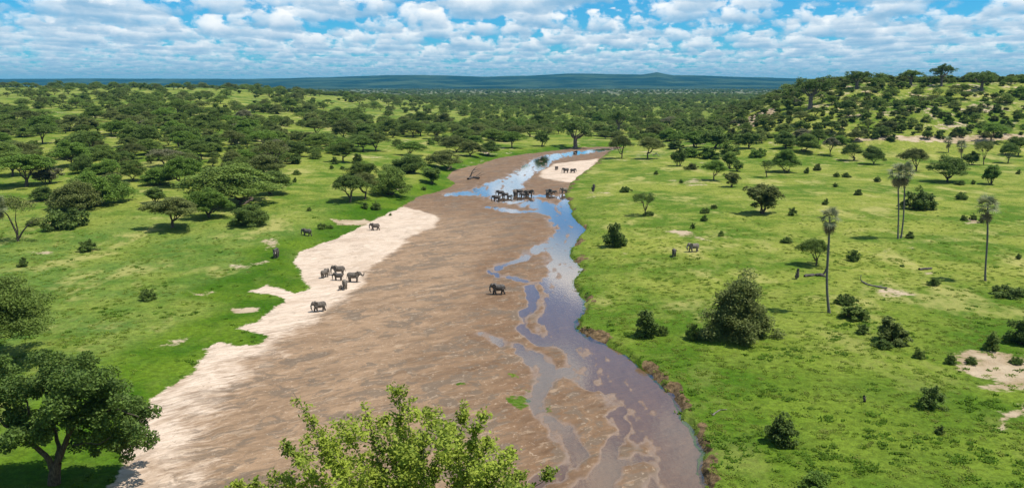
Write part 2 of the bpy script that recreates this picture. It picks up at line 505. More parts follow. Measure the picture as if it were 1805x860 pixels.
def leaf_mat(name, dark, light, obj_var=0.35, trans=0.25, warm=None):
    m, N, out = new_mat(name)
    geo = N.node('ShaderNodeNewGeometry'); oi = N.node('ShaderNodeObjectInfo')
    tcn = N.node('ShaderNodeTexCoord')
    c = N.mix(geo.outputs['Random Per Island'], dark, light)
    clump = N.noise(tcn.outputs['Object'], 0.55, 2.0)
    c = N.mix(N.ramp(clump, 0.35, 0.7), c, tuple(min(1, x * y) for x, y in zip(light, (1.05, 1.1, 0.9))))
    if warm:
        c = N.mix(N.math('MULTIPLY', N.ramp(oi.outputs['Random'], 0.45, 1.0), obj_var * 1.6, clamp=True), c, warm)
    v = N.ramp(N.math('FRACT', N.math('MULTIPLY', oi.outputs['Random'], 7.31)), 0, 1, 1 - obj_var, 1 + obj_var * 0.6, smooth=False)
    hs = N.node('ShaderNodeHueSaturation')
    N.set(hs.inputs['Value'], v); N.set(hs.inputs['Color'], c)
    d = N.node('ShaderNodeBsdfPrincipled')
    N.set(d.inputs['Base Color'], hs.outputs[0]); N.set(d.inputs['Roughness'], 0.6); N.set(d.inputs['Specular IOR Level'], 0.15)
    tr = N.node('ShaderNodeBsdfTranslucent'); N.set(tr.inputs['Color'], hs.outputs[0])
    mx = N.node('ShaderNodeMixShader'); N.set(mx.inputs[0], trans)
    N.l.new(d.outputs[0], mx.inputs[1]); N.l.new(tr.outputs[0], mx.inputs[2])
    N.l.new(mx.outputs[0], out.inputs['Surface'])
    return m

def rough_mat(name, ca, cb, scale=6.0, rough=0.9, bump=0.4, stretch=(1, 1, 0.3), spec=0.2):
    m, N, out = new_mat(name)
    tcn = N.node('ShaderNodeTexCoord')
    vec = N.vmath('MULTIPLY', tcn.outputs['Object'], stretch)
    nz = N.noise(vec, scale, 5.0, 0.6)
    c = N.mix(N.ramp(nz, 0.3, 0.7), ca, cb)
    d = N.node('ShaderNodeBsdfPrincipled')
    N.set(d.inputs['Base Color'], c); N.set(d.inputs['Roughness'], rough); N.set(d.inputs['Specular IOR Level'], spec)
    bp = N.node('ShaderNodeBump'); N.set(bp.inputs['Strength'], bump); N.set(bp.inputs['Distance'], 0.1); N.set(bp.inputs['Height'], nz)
    N.l.new(bp.outputs[0], d.inputs['Normal']); N.l.new(d.outputs[0], out.inputs['Surface'])
    return m

M_ACACIA = leaf_mat('acacia_leaf', (0.078, 0.125, 0.022), (0.172, 0.232, 0.050), 0.30, 0.36, (0.165, 0.155, 0.066))
M_OLIVE = leaf_mat('olive_leaf', (0.088, 0.112, 0.030), (0.180, 0.200, 0.062), 0.15, 0.36)
M_GREY = leaf_mat('grey_leaf', (0.12, 0.12, 0.066), (0.21, 0.20, 0.12), 0.12, 0.3)
M_GREEN = leaf_mat('green_leaf', (0.076, 0.142, 0.020), (0.165, 0.250, 0.044), 0.15, 0.36)
M_DARK = leaf_mat('dark_leaf', (0.060, 0.100, 0.020), (0.142, 0.200, 0.046), 0.2, 0.32)
M_FIG = leaf_mat('broad_leaf', (0.040, 0.080, 0.015), (0.130, 0.195, 0.042), 0.1, 0.30)
M_BRIGHT = leaf_mat('sunny_leaf', (0.085, 0.150, 0.018), (0.36, 0.41, 0.062), 0.1, 0.36)
M_PALM = leaf_mat('palm_leaf', (0.085, 0.11, 0.045), (0.24, 0.25, 0.14), 0.15, 0.25)
M_PALMDRY = leaf_mat('dry_palm_leaf', (0.12, 0.09, 0.055), (0.26, 0.21, 0.13), 0.15, 0.15)
LEAFM = dict(a=M_ACACIA, o=M_OLIVE, y=M_GREY, g=M_GREEN, d=M_DARK)
M_BARK = rough_mat('bark', (0.045, 0.034, 0.025), (0.13, 0.10, 0.075))
M_BAOBARK = rough_mat('pale_bark', (0.10, 0.08, 0.065), (0.19, 0.155, 0.13), 2.0)
M_PALMBARK = rough_mat('palm_bark', (0.07, 0.065, 0.06), (0.17, 0.16, 0.15), 5.0, stretch=(1, 1, 1.5))
M_DEAD = rough_mat('dead_wood', (0.09, 0.075, 0.06), (0.24, 0.21, 0.18), 5.0)
M_DEADDARK = rough_mat('weathered_wood', (0.045, 0.04, 0.035), (0.12, 0.10, 0.09), 5.0)
M_HIDE = rough_mat('elephant_hide', (0.085, 0.070, 0.058), (0.175, 0.148, 0.122), 3.0, 0.85, 0.5, (1, 1, 1))
M_HIDEWET = rough_mat('wet_elephant_hide', (0.040, 0.033, 0.028), (0.098, 0.081, 0.068), 3.0, 0.55, 0.5, (1, 1, 1), 0.4)
M_HIDEDUST = rough_mat('dusty_elephant_hide', (0.12, 0.10, 0.08), (0.22, 0.19, 0.155), 3.0, 0.9, 0.5, (1, 1, 1))
M_IVORY = rough_mat('ivory', (0.6, 0.55, 0.45), (0.7, 0.65, 0.55), 3.0, 0.5, 0.05)

# ------------------------------------------------------------------ ground material
def ground_material():
    m, N, out = new_mat('savanna_ground')
    geo = N.node('ShaderNodeNewGeometry'); P = geo.outputs['Position']
    A = N.node('ShaderNodeVertexColor', layer_name='mask_a'); B = N.node('ShaderNodeVertexColor', layer_name='mask_b')
    sa = N.node('ShaderNodeSeparateColor'); N.set(sa.inputs[0], A.outputs['Color'])
    sb = N.node('ShaderNodeSeparateColor'); N.set(sb.inputs[0], B.outputs['Color'])
    bed, dry, lush = sa.outputs[0], sa.outputs[1], sa.outputs[2]
    bare, face, forest = sb.outputs[0], sb.outputs[1], sb.outputs[2]
    sp = N.node('ShaderNodeSeparateXYZ'); N.set(sp.inputs[0], P)
    z = sp.outputs['Z']
    big = N.noise(P, 0.022, 3.0, 0.55); mid = N.noise(P, 0.13, 4.0, 0.6); fine = N.noise(P, 0.9, 4.0, 0.65); tiny = N.noise(P, 3.2, 3.0, 0.6)
    # grass
    g = N.mix(N.ramp(big, 0.38, 0.62), (0.072, 0.130, 0.011), (0.195, 0.220, 0.036))
    g = N.mix(N.math('MULTIPLY', N.ramp(mid, 0.47, 0.64), 0.6), g, (0.225, 0.240, 0.050))
    g = N.mix(N.math('MULTIPLY', N.ramp(mid, 0.47, 0.32), 0.65), g, (0.064, 0.126, 0.008))
    g = N.mix(N.math('MULTIPLY', A.outputs['Alpha'], N.ramp(N.noise(P, 0.035, 4.0, 0.6), 0.35, 0.62, 0.9, 0.35)), g, N.mix(N.ramp(mid, 0.35, 0.65), (0.070, 0.132, 0.026), (0.125, 0.180, 0.036)))
    g = N.mix(N.math('MULTIPLY', lush, N.ramp(mid, 0.2, 0.55, 0.6, 1.0)), g, N.mix(N.ramp(N.noise(P, 0.045, 4.0, 0.62), 0.40, 0.62), (0.038, 0.096, 0.003), (0.092, 0.150, 0.010)))
    tuft = N.ramp(N.math('ADD', N.math('MULTIPLY', fine, 0.65), N.math('MULTIPLY', tiny, 0.35)), 0.36, 0.64, 0.70, 1.26)
    g = N.mix(1.0, g, N.vmath('SCALE', (1, 1, 1), scale=tuft), 'MULTIPLY')
    dryg = N.noise(N.vmath('MULTIPLY', P, (1.0, 0.6, 1.0)), 0.05, 5.0, 0.68)
    g = N.mix(N.math('MULTIPLY', N.math('MULTIPLY', N.ramp(dryg, 0.53, 0.66), N.ramp(lush, 0.0, 0.9, 1.0, 0.2)), 0.8), g, (0.32, 0.295, 0.095))
    # low green scrub speckle
    g = N.mix(N.math('MULTIPLY', N.ramp(N.noise(P, 0.36, 4.0, 0.7), 0.57, 0.66), 0.6), g, (0.048, 0.090, 0.008))
    # bare soil
    soil = N.mix(N.ramp(mid, 0.3, 0.7), (0.27, 0.18, 0.11), (0.45, 0.35, 0.25))
    bf = N.math('ADD', bare, N.math('MULTIPLY', N.math('SUBTRACT', N.math('ADD', N.math('MULTIPLY', mid, 0.6), N.math('MULTIPLY', fine, 0.4)), 0.5), 2.3))
    g = N.mix(N.math('MULTIPLY', N.ramp(bf, 0.40, 0.66), 0.9), g, soil)
    # far plains: woodland mosaic of crowns and pale dry grass
    mos = N.noise(P, 0.012, 4.0, 0.7)
    fw = N.mix(N.ramp(mos, 0.47, 0.56), (0.22, 0.22, 0.12), (0.022, 0.036, 0.014))
    fw = N.mix(N.ramp(sp.outputs['Y'], 9300.0, 10400.0), fw, N.mix(N.ramp(N.noise(N.vmath('MULTIPLY', P, (0.0009, 0.0008, 0.0)), 1.0, 5.0, 0.66), 0.42, 0.62), (0.006, 0.018, 0.010), (0.050, 0.076, 0.032)))
    g = N.mix(forest, g, fw)
    # banks of broken earth
    earth = N.mix(N.ramp(fine, 0.3, 0.7), (0.045, 0.030, 0.015), (0.205, 0.138, 0.070))
    ff = N.math('ADD', face, N.math('MULTIPLY', N.math('SUBTRACT', mid, 0.5), 1.2))
    g = N.mix(N.ramp(ff, 0.35, 0.6), g, earth)
    # river bed: streaky mud and sand
    rot = N.node('ShaderNodeVectorRotate', rotation_type='Z_AXIS'); N.set(rot.inputs['Vector'], P); N.set(rot.inputs['Angle'], math.radians(-38))
    warp = N.noise(P, 0.07, 3.0, 0.55, out='Color')
    wv = N.vmath('ADD', rot.outputs[0], N.vmath('SCALE', N.vmath('SUBTRACT', warp, (0.5, 0.5, 0.5)), scale=7.0))
    stv = N.vmath('MULTIPLY', wv, (0.07, 0.26, 1.0))
    st = N.noise(stv, 1.0, 6.0, 0.66, 0.25)
    stv2 = N.vmath('MULTIPLY', wv, (0.22, 1.3, 1.0))
    st2 = N.noise(stv2, 1.0, 4.0, 0.65, 0.2)
    mud = N.mix(N.ramp(st, 0.32, 0.66), (0.155, 0.098, 0.056), (0.270, 0.176, 0.104))
    mud = N.mix(N.math('MULTIPLY', N.ramp(st2, 0.35, 0.7), 0.45), mud, (0.325, 0.215, 0.130))
    mud = N.mix(N.math('MULTIPLY', B.outputs['Alpha'], N.ramp(mid, 0.25, 0.55, 0.55, 1.0)), mud, N.mix(1.0, mud, (0.62, 0.55, 0.49), 'MULTIPLY'))
    sand = N.mix(N.ramp(st2, 0.3, 0.7), (0.42, 0.320, 0.236), (0.60, 0.480, 0.372))
    sand = N.mix(N.math('MULTIPLY', N.ramp(N.noise(P, 0.085, 4.0, 0.65), 0.50, 0.64), 0.55), sand, (0.40, 0.295, 0.21))
    df = N.math('ADD', dry, N.math('MULTIPLY', N.math('ADD', N.math('ADD', N.math('MULTIPLY', N.math('SUBTRACT', st, 0.5), 0.5), N.math('SUBTRACT', mid, 0.5)), N.math('MULTIPLY', N.math('SUBTRACT', st2, 0.5), 0.6)), 1.0))
    b = N.mix(N.ramp(df, 0.25, 0.80), mud, sand)
    dark = N.ramp(N.noise(N.vmath('MULTIPLY', wv, (0.06, 0.17, 1.0)), 1.0, 5.0, 0.7, 0.1), 0.485, 0.43)
    b = N.mix(N.math('MULTIPLY', N.math('MULTIPLY', dark, N.ramp(dry, 0.2, 0.8, 1.0, 0.25)), 0.72), b, (0.125, 0.094, 0.066))
    d2 = N.ramp(N.noise(N.vmath('ADD', N.vmath('MULTIPLY', wv, (0.16, 0.5, 1.0)), (31.0, 7.0, 0.0)), 1.0, 5.0, 0.7, 0.15), 0.455, 0.40)
    b = N.mix(N.math('MULTIPLY', N.math('MULTIPLY', d2, N.ramp(big, 0.35, 0.55, 0.35, 1.0)), N.ramp(dry, 0.2, 0.8, 0.5, 0.10)), b, (0.135, 0.095, 0.062))
    l2 = N.ramp(N.noise(N.vmath('ADD', N.vmath('MULTIPLY', wv, (0.2, 0.7, 1.0)), (3.0, 57.0, 0.0)), 1.0, 5.0, 0.7, 0.15), 0.56, 0.64)
    b = N.mix(N.math('MULTIPLY', l2, 0.3), b, (0.45, 0.34, 0.235))
    trk = N.noise(N.vmath('MULTIPLY', P, (1.0, 0.7, 1.0)), 1.5, 3.0, 0.7)
    b = N.mix(N.math('MULTIPLY', N.ramp(trk, 0.40, 0.33), N.ramp(mid, 0.35, 0.6, 0.0, 0.55)), b, (0.15, 0.105, 0.07))
    b = N.mix(N.math('MULTIPLY', N.ramp(trk, 0.58, 0.72), 0.35), b, (0.56, 0.44, 0.32))
    wet = N.ramp(z, 0.15, -0.01)
    b = N.mix(N.math('MULTIPLY', wet, 0.75), b, N.mix(st2, (0.17, 0.125, 0.095), (0.29, 0.205, 0.15)))
    ef = N.math('ADD', bed, N.math('MULTIPLY', N.math('SUBTRACT', N.math('ADD', N.math('MULTIPLY', mid, 0.5), N.math('MULTIPLY', fine, 0.5)), 0.5), 1.5))
    edge = N.ramp(ef, 0.42, 0.58)
    col = N.mix(edge, g, b)
    pr = N.node('ShaderNodeBsdfPrincipled')
    N.set(pr.inputs['Base Color'], col)
    N.set(pr.inputs['Roughness'], N.math('SUBTRACT', 0.92, N.math('MULTIPLY', N.math('MULTIPLY', wet, edge), 0.52)))
    N.set(pr.inputs['Specular IOR Level'], N.math('ADD', 0.06, N.math('MULTIPLY', edge, 0.2)))
    hgt = N.math('ADD', N.math('MULTIPLY', fine, 0.6), N.math('MULTIPLY', tiny, 0.4))
    hgt = N.math('ADD', N.math('MULTIPLY', hgt, N.math('SUBTRACT', 1.0, N.math('MULTIPLY', edge, 0.85))), N.math('MULTIPLY', N.math('MULTIPLY', N.math('ADD', st2, trk), edge), 0.22))
    bp = N.node('ShaderNodeBump'); N.set(bp.inputs['Strength'], 0.75); N.set(bp.inputs['Distance'], 0.55); N.set(bp.inputs['Height'], hgt)
    N.l.new(bp.outputs[0], pr.inputs['Normal'])
    N.l.new(pr.outputs[0], out.inputs['Surface'])
    return m

# ------------------------------------------------------------------ ground sheet and river bed
def build_ground():
    Ys = list(np.linspace(-10, 84, 24))
    y = 84.0
    while y < 22500:
        step = min(y * y * 2.0 / 73600.0, 0.0105 * y)
        if y > 3000: step = 0.018 * y
        y += step; Ys.append(y)
    Ys = np.array(Ys)
    inner = np.arange(-0.70, 0.7001, 0.00165)
    side = 0.70 + 0.02 * 1.14 ** np.arange(0, 16)
    cols = np.concatenate([-side[::-1], inner, side])
    OFF = 12.0
    X = cols[None, :] * (Ys[:, None] + OFF); Y = np.repeat(Ys[:, None], len(cols), 1)
    t = terrain(X.ravel(), Y.ravel())
    V = np.stack([X.ravel(), Y.ravel(), t['h']], 1)
    nr, nc = X.shape
    i = (np.arange(nr - 1)[:, None] * nc + np.arange(nc - 1)[None, :])
    F = np.stack([i, i + 1, i + nc + 1, i + nc], -1).reshape(-1, 4)
    s = t['s']
    bw = np.where(t['side'] < 0, 4.5, 1.2)
    bed = np.clip(0.5 - s / bw, 0, 1)
    lush = np.where(t['side'] < 0, 1 - sm((s - 11 - 8 * t['n1']) / 9), 0.42 * (1 - sm((s - 2) / 14)))
    near = sm((230 - Y.ravel()) / 120) * 0.75
    near2 = sm((330 - Y.ravel()) / 140) * 0.72
    lush = np.maximum(lush, np.where(t['side'] > 0, near, 0.25 * near2))
    lush[(Y.ravel() > 900)] = 0
    bare = np.maximum(t['bare'], 0.48 * t['hill'] * sm(fbm(V[:, 0] / 30, V[:, 1] / 18, 3, 90) * 2.2 + 0.4))
    yv = V[:, 1]
    bare = np.maximum(bare, 0.36 * sm((yv - 350) / 250) * (1 - sm((yv - 2500) / 1000)) * sm(fbm(V[:, 0] / 40, V[:, 1] / 60, 3, 95) * 2.0 + 0.3))
    forest = sm((yv - 2600) / 2500)
    moist = (1 - t['dry']) * sm((t['ch'] + 6.5) / 5.5)
    mb = np.stack([bare, t['face'], forest, moist], 1)
    # grassy islets on the mud
    isle = np.zeros_like(bed); nearb = (yv > 90) & (yv < 220)
    for P in ISLES:
        isle[nearb] = np.maximum(isle[nearb], sm((0.6 - sdf(V[nearb, 0] + 0.5 * fbm(V[nearb, 0], V[nearb, 1], 3, 160), V[nearb, 1] + 0.9 * fbm(V[nearb, 0], V[nearb, 1], 3, 163), P)) / 1.2))
    bed = bed * (1 - 0.52 * isle); lush = np.maximum(lush, 0.5 * isle)
    cool = np.where(t['side'] < 0, sm((380 - yv) / 160), 0.0) * (yv < 900)
    ma = np.stack([bed, t['dry'], lush, cool], 1)
    mat = ground_material()
    global GRID
    GRID = (V, F, s)
    sf = s[F].mean(1)
    isbed = sf < 0
    for name, sel in (('ground', ~isbed), ('river_bed', isbed)):
        f = F[sel]; used, inv = np.unique(f.ravel(), return_inverse=True)
        me = mesh_np(name, V[used], inv.reshape(-1, 4), mat)
        attr4(me, 'mask_a', ma[used]); attr4(me, 'mask_b', mb[used])
        prop(link(name, me), kind='structure')

build_ground()

# ------------------------------------------------------------------ water
def water_material():
    m, N, out = new_mat('shallow_water')
    geo = N.node('ShaderNodeNewGeometry'); P = geo.outputs['Position']
    rip = N.noise(N.vmath('MULTIPLY', P, (1.0, 0.5, 1.0)), 1.6, 3.0, 0.6, 0.4)
    bp = N.node('ShaderNodeBump'); N.set(bp.inputs['Strength'], 0.10); N.set(bp.inputs['Distance'], 0.12); N.set(bp.inputs['Height'], rip)
    fr = N.node('ShaderNodeFresnel'); N.set(fr.inputs['IOR'], 1.4); N.l.new(bp.outputs[0], fr.inputs['Normal'])
    dep = N.node('ShaderNodeVertexColor', layer_name='depth')
    film = N.ramp(dep.outputs['Color'], 0.0, 0.045, 0.12, 1.0)
    tr = N.node('ShaderNodeBsdfTransparent'); N.l.new(N.mix(film, (0.98, 0.97, 0.96), (0.86, 0.81, 0.72)), tr.inputs['Color'])
    gl = N.node('ShaderNodeBsdfGlossy'); N.set(gl.inputs['Roughness'], 0.05); N.set(gl.inputs['Color'], (1, 1, 1, 1)); N.l.new(bp.outputs[0], gl.inputs['Normal'])
    mx = N.node('ShaderNodeMixShader')
    N.set(mx.inputs[0], N.math('MULTIPLY', N.math('MULTIPLY', fr.outputs[0], 1.7, clamp=True), film)); N.l.new(tr.outputs[0], mx.inputs[1]); N.l.new(gl.outputs[0], mx.inputs[2])
    N.l.new(mx.outputs[0], out.inputs['Surface'])
    return m

def build_water(V, F, s):
    """the surface z = 0 over every bed cell that lies below it, with the depth under it"""
    hz_ = V[:, 2]
    sel = (hz_[F].min(1) < 0.0) & (s[F].min(1) < 6.0) & (V[F][:, :, 1].min(1) > 86) & (V[F][:, :, 1].max(1) < 1000)
    f = F[sel]; used, inv = np.unique(f.ravel(), return_inverse=True)
    Vw = V[used].copy(); depth = -Vw[:, 2]; Vw[:, 2] = 0.0
    me = mesh_np('water', Vw, inv.reshape(-1, 4), water_material())
    attr4(me, 'depth', np.stack([np.clip(depth, 0, 1)] * 3 + [np.ones_like(depth)], 1))
    prop(link('water', me), kind='structure')

build_water(*GRID)

# ------------------------------------------------------------------ tree prototypes (mesh data shared by the copies)
def proto_acacia(name, seed, W_=16.0, H_=9.0, thick=0.30, lobes=3, dens=1.0, leaf=0.30, stems=1, gap=0.0, nclump=90):
    """flat or domed thorn tree: (trunk mesh, crown mesh)"""
    r = np.random.default_rng(seed)
    Rr = W_ / 2
    und = H_ * (1 - thick)              # underside of canopy
    lob = [(r.normal(0, 0.20) * Rr, r.normal(0, 0.20) * Rr, r.uniform(-0.18, 0.05) * H_ * thick, r.uniform(0.62, 0.85) * Rr) for _ in range(lobes)]
    lob.append((0, 0, 0, 0.80 * Rr))
    cl = []
    for k in range(nclump):
        lx, ly, lz, lr = lob[k % len(lob)]
        q = math.sqrt(r.random()); th = r.uniform(0, 2 * math.pi)
        er = lr * (1 + 0.18 * math.sin(3 * th + seed) + 0.1 * math.sin(5 * th + 2 * seed))
        zz = und + lz + H_ * thick * (0.14 + 0.74 * (1 - q * q)) * (r.uniform(0.86, 1.0) if k % 3 else r.uniform(0.45, 0.9))
        cl.append((lx + er * q * math.cos(th), ly + er * q * math.sin(th), zz))
    cl = np.array(cl)
    # limbs and branches
    g = Geo()
    tips = cl[r.choice(len(cl), min(16, len(cl)), replace=False)]
    fork_z = und * r.uniform(0.28, 0.5)
    for s_ in range(stems):
        b0 = np.array([r.normal(0, 0.25) if stems > 1 else 0, r.normal(0, 0.25) if stems > 1 else 0, -0.4])
        fk = np.array([r.normal(0, 0.05) * W_ + b0[0], r.normal(0, 0.05) * W_ + b0[1], fork_z])
        tr = 0.026 * W_ * (1.0 if stems == 1 else 0.65)
        g.tube(curve_pts(b0, fk, 5, (0.1, 0.05, 0), 0.06, r), np.linspace(tr * 1.25, tr * 0.85, 5), 8)
        mine = tips[s_::stems]
        nl = max(3, len(mine) // 3)
        order = np.argsort(np.arctan2(mine[:, 1], mine[:, 0]))
        for grp in np.array_split(mine[order], nl):
            mid = grp.mean(0) * np.array([0.5, 0.5, 0]) + np.array([0, 0, und * r.uniform(0.75, 0.92)])
            g.tube(curve_pts(fk, mid, 5, (0, 0, -0.05 * W_ * r.random()), 0.12, r), np.linspace(tr * 0.62, tr * 0.34, 5), 6)
            for tp in grp:
                g.tube(curve_pts(mid, tp + np.array([0, 0, -0.1]), 4, (0, 0, -0.03 * W_), 0.12, r), np.linspace(tr * 0.32, tr * 0.08, 4), 5)
    trunk = g.mesh(name + '_trunk', M_BARK)
    n_each = int(dens * 6200 / nclump * (W_ / 16.0) ** 2 * (0.42 / leaf) ** 2)
    Cs = []
    for c in cl:
        rad = W_ * r.uniform(0.085, 0.15)
        p = ball_points(n_each, r, 0.38, 0.30) * np.array([rad, rad, rad * 0.46])
        Cs.append(p + c)
    C = np.vstack(Cs)
    if gap:
        keep = r.random(len(C)) > gap; C = C[keep]
    Vv, Ff = leaf_quads(C, leaf, r, 1.3)
    return trunk, mesh_np(name + '_crown', Vv, Ff, M_ACACIA, False)

def proto_round(name, seed, W_=10.0, H_=9.0, low=0.12, dens=1.0, leaf=0.34, nclump=70, cone=0.0, mat=None, spiky=0.0, stems=5, hemi=False):
    """bush or rounded tree: stems and a lumpy crown that starts at low*H"""
    r = np.random.default_rng(seed)
    cl = []
    for k in range(nclump):
        d = r.normal(0, 1, 3); d /= np.linalg.norm(d)
        q = r.random() ** 0.45
        z01 = abs(d[2]) * q if hemi else 0.5 + 0.5 * d[2] * q
        tp = 1.0 - cone * max(0.0, z01 - 0.15)
        th = math.atan2(d[1], d[0])
        lump = 1 + 0.22 * math.sin(2 * th + seed) + 0.16 * math.sin(5 * th + 3 * seed) + r.normal(0, 0.10)
        cl.append((d[0] * q * W_ * 0.41 * tp * lump, d[1] * q * W_ * 0.41 * tp * lump, H_ * (low + (0.93 - low) * z01 * r.uniform(0.93, 1.04))))
    cl = np.array(cl)
    g = Geo()
    for s_ in range(stems):
        t_ = cl[r.integers(len(cl))]
        b0 = (r.normal(0, 0.03) * W_, r.normal(0, 0.03) * W_, -0.4)
        g.tube(curve_pts(b0, t_, 6, (0, 0, 0.05 * H_), 0.05 * W_ * 0.3, r), np.linspace(0.02, 0.006, 6) * W_, 6)
    trunk = g.mesh(name + '_stems', M_BARK)
    n_each = int(dens * 7600 / nclump)
    Cs = []
    for c in cl:
        rad = W_ * r.uniform(0.09, 0.15)
        p = ball_points(n_each, r, 0.38, 0.45) * np.array([rad, rad, rad * 0.85 * min(1.0, H_ / W_ + 0.2)])
        Cs.append(p + c)
    if spiky:
        for k in range(26):
            c = cl[r.integers(len(cl))]; d = np.array([r.normal(0, .5), r.normal(0, .5), 1.0]); d /= np.linalg.norm(d)
            q = r.random(60)[:, None] * spiky * H_
            Cs.append(c + d * q + r.normal(0, 0.10, (60, 3)) * W_ * 0.08)
    C = np.vstack(Cs); C = C[C[:, 2] > 0.02 * H_]
    Vv, Ff = leaf_quads(C, leaf, r, 0.95)
    return trunk, mesh_np(name + '_crown', Vv, Ff, mat or M_ACACIA, False)

def proto_baobab(name, seed, W_=20.0, H_=18.0, dens=1.0):
    r = np.random.default_rng(seed)
    g = Geo()
    hz_ = np.array([-0.5, 0.4, 2, 4.5, 7.0, 8.2]) * H_ / 18
    g.tube(np.stack([0.1 * np.sin(hz_), 0 * hz_, hz_], 1), np.array([1.9, 1.5, 1.25, 1.15, 1.1, 0.8]) * H_ / 18, 12)
    cl = []
    for k in range(9):
        th = k * 2.4 + r.uniform(-.3, .3); rr = W_ * r.uniform(0.2, 0.42)
        tip = np.array([rr * math.cos(th), rr * math.sin(th), H_ * r.uniform(0.62, 0.92)])
        g.tube(curve_pts((0, 0, hz_[4]), tip, 6, (0, 0, -0.06 * H_), 0.2, r), np.linspace(0.55, 0.16, 6) * H_ / 18, 7)
        for q in range(4):
            t2 = tip + r.normal(0, 1, 3) * np.array([0.12, 0.12, 0.07]) * W_
            g.tube(curve_pts(tip, t2, 3), np.linspace(0.15, 0.05, 3), 4)
            cl.append(t2)
        cl.append(tip)
    for k in range(14): cl.append(np.array([r.normal(0, .16) * W_, r.normal(0, .16) * W_, H_ * r.uniform(0.72, 0.95)]))
    Cs = []
    for c in cl:
        rad = W_ * r.uniform(0.08, 0.13)
        Cs.append(c + ball_points(int(90 * dens), r, 0.5, 0.5) * np.array([rad, rad, rad * 0.7]))
    Vv, Ff = leaf_quads(np.vstack(Cs), 0.55, r, 0.5)
    return g.mesh(name + '_trunk', M_BAOBARK), mesh_np(name + '_crown', Vv, Ff, M_DARK, False)

PROTO = {}
PROTO['u'] = [(*proto_acacia('umbrella', 100 + i, 16, 9.2, th, 2, 1.5), 16, 9.2) for i, th in enumerate((0.46, 0.40, 0.50, 0.44))]
PROTO['d'] = [(*proto_acacia('domed', 120 + i, 15, 9.8, th, 3, 1.8, stems=st_, nclump=110), 15, 9.8) for i, (th, st_) in enumerate(((0.66, 1), (0.72, 2), (0.62, 3), (0.76, 2)))]
PROTO['m'] = [(*proto_acacia('low_domed', 140 + i, 15, 7.2, th, 3, 1.9, stems=3, nclump=110), 15, 7.2) for i, th in enumerate((0.88, 0.84, 0.90))]
PROTO['s'] = [(*proto_acacia('sparse', 150 + i, 15, 9.0, 0.36, 2, 0.55, nclump=46), 15, 9.0) for i in range(2)]
PROTO['r'] = [(*proto_round('rounded', 160 + i, 9, 8.6, 0.22, 0.9, 0.36), 9, 8.6) for i in range(3)]
PROTO['b'] = [(*proto_round('bush', 170 + i, 6, 4.2, 0.03, 0.62, 0.25, 46, spiky=0.16, stems=8, hemi=True), 6, 4.2) for i in range(4)]
PROTO['l'] = [(*proto_round('low_bush', 180 + i, 7, 2.6, 0.03, 0.55, 0.25, 44, spiky=0.2, stems=8, hemi=True), 7, 2.6) for i in range(3)]
PROTO['k'] = [(*proto_round('spiky_bush', 190 + i, 6, 5.6, 0.04, 0.75, 0.26, 70, 0.35, spiky=0.12, hemi=True), 6, 5.6) for i in range(2)]
PROTO['B'] = [(*proto_baobab('baobab', 200 + i), 20, 18) for i in range(3)]
_ncopy = {}

def place_tree(kind, name, px_w, px_h, pos, mat=None, rz=None, var=None, label=None, cat=None, group=None, parts=('trunk', 'crown')):
    k = _ncopy.get(kind, 0); _ncopy[kind] = k + 1
    tr, cr, w0, h0 = PROTO[kind][(k if var is None else var) % len(PROTO[kind])]
    ppm = px_per_m(pos)
    sx = px_w / ppm / w0; sz = px_h / ppm / h0
    e = empty(name, (pos[0], pos[1], pos[2] - 0.05), random.uniform(0, 6.28) if rz is None else rz, (sx, sx, sz))
    link(parts[0], tr, e)
    c = link(parts[1], cr, e)
    if mat is not None:
        c.material_slots[0].link = 'OBJECT'; c.material_slots[0].material = mat
    prop(e, label, cat, group)
    return e

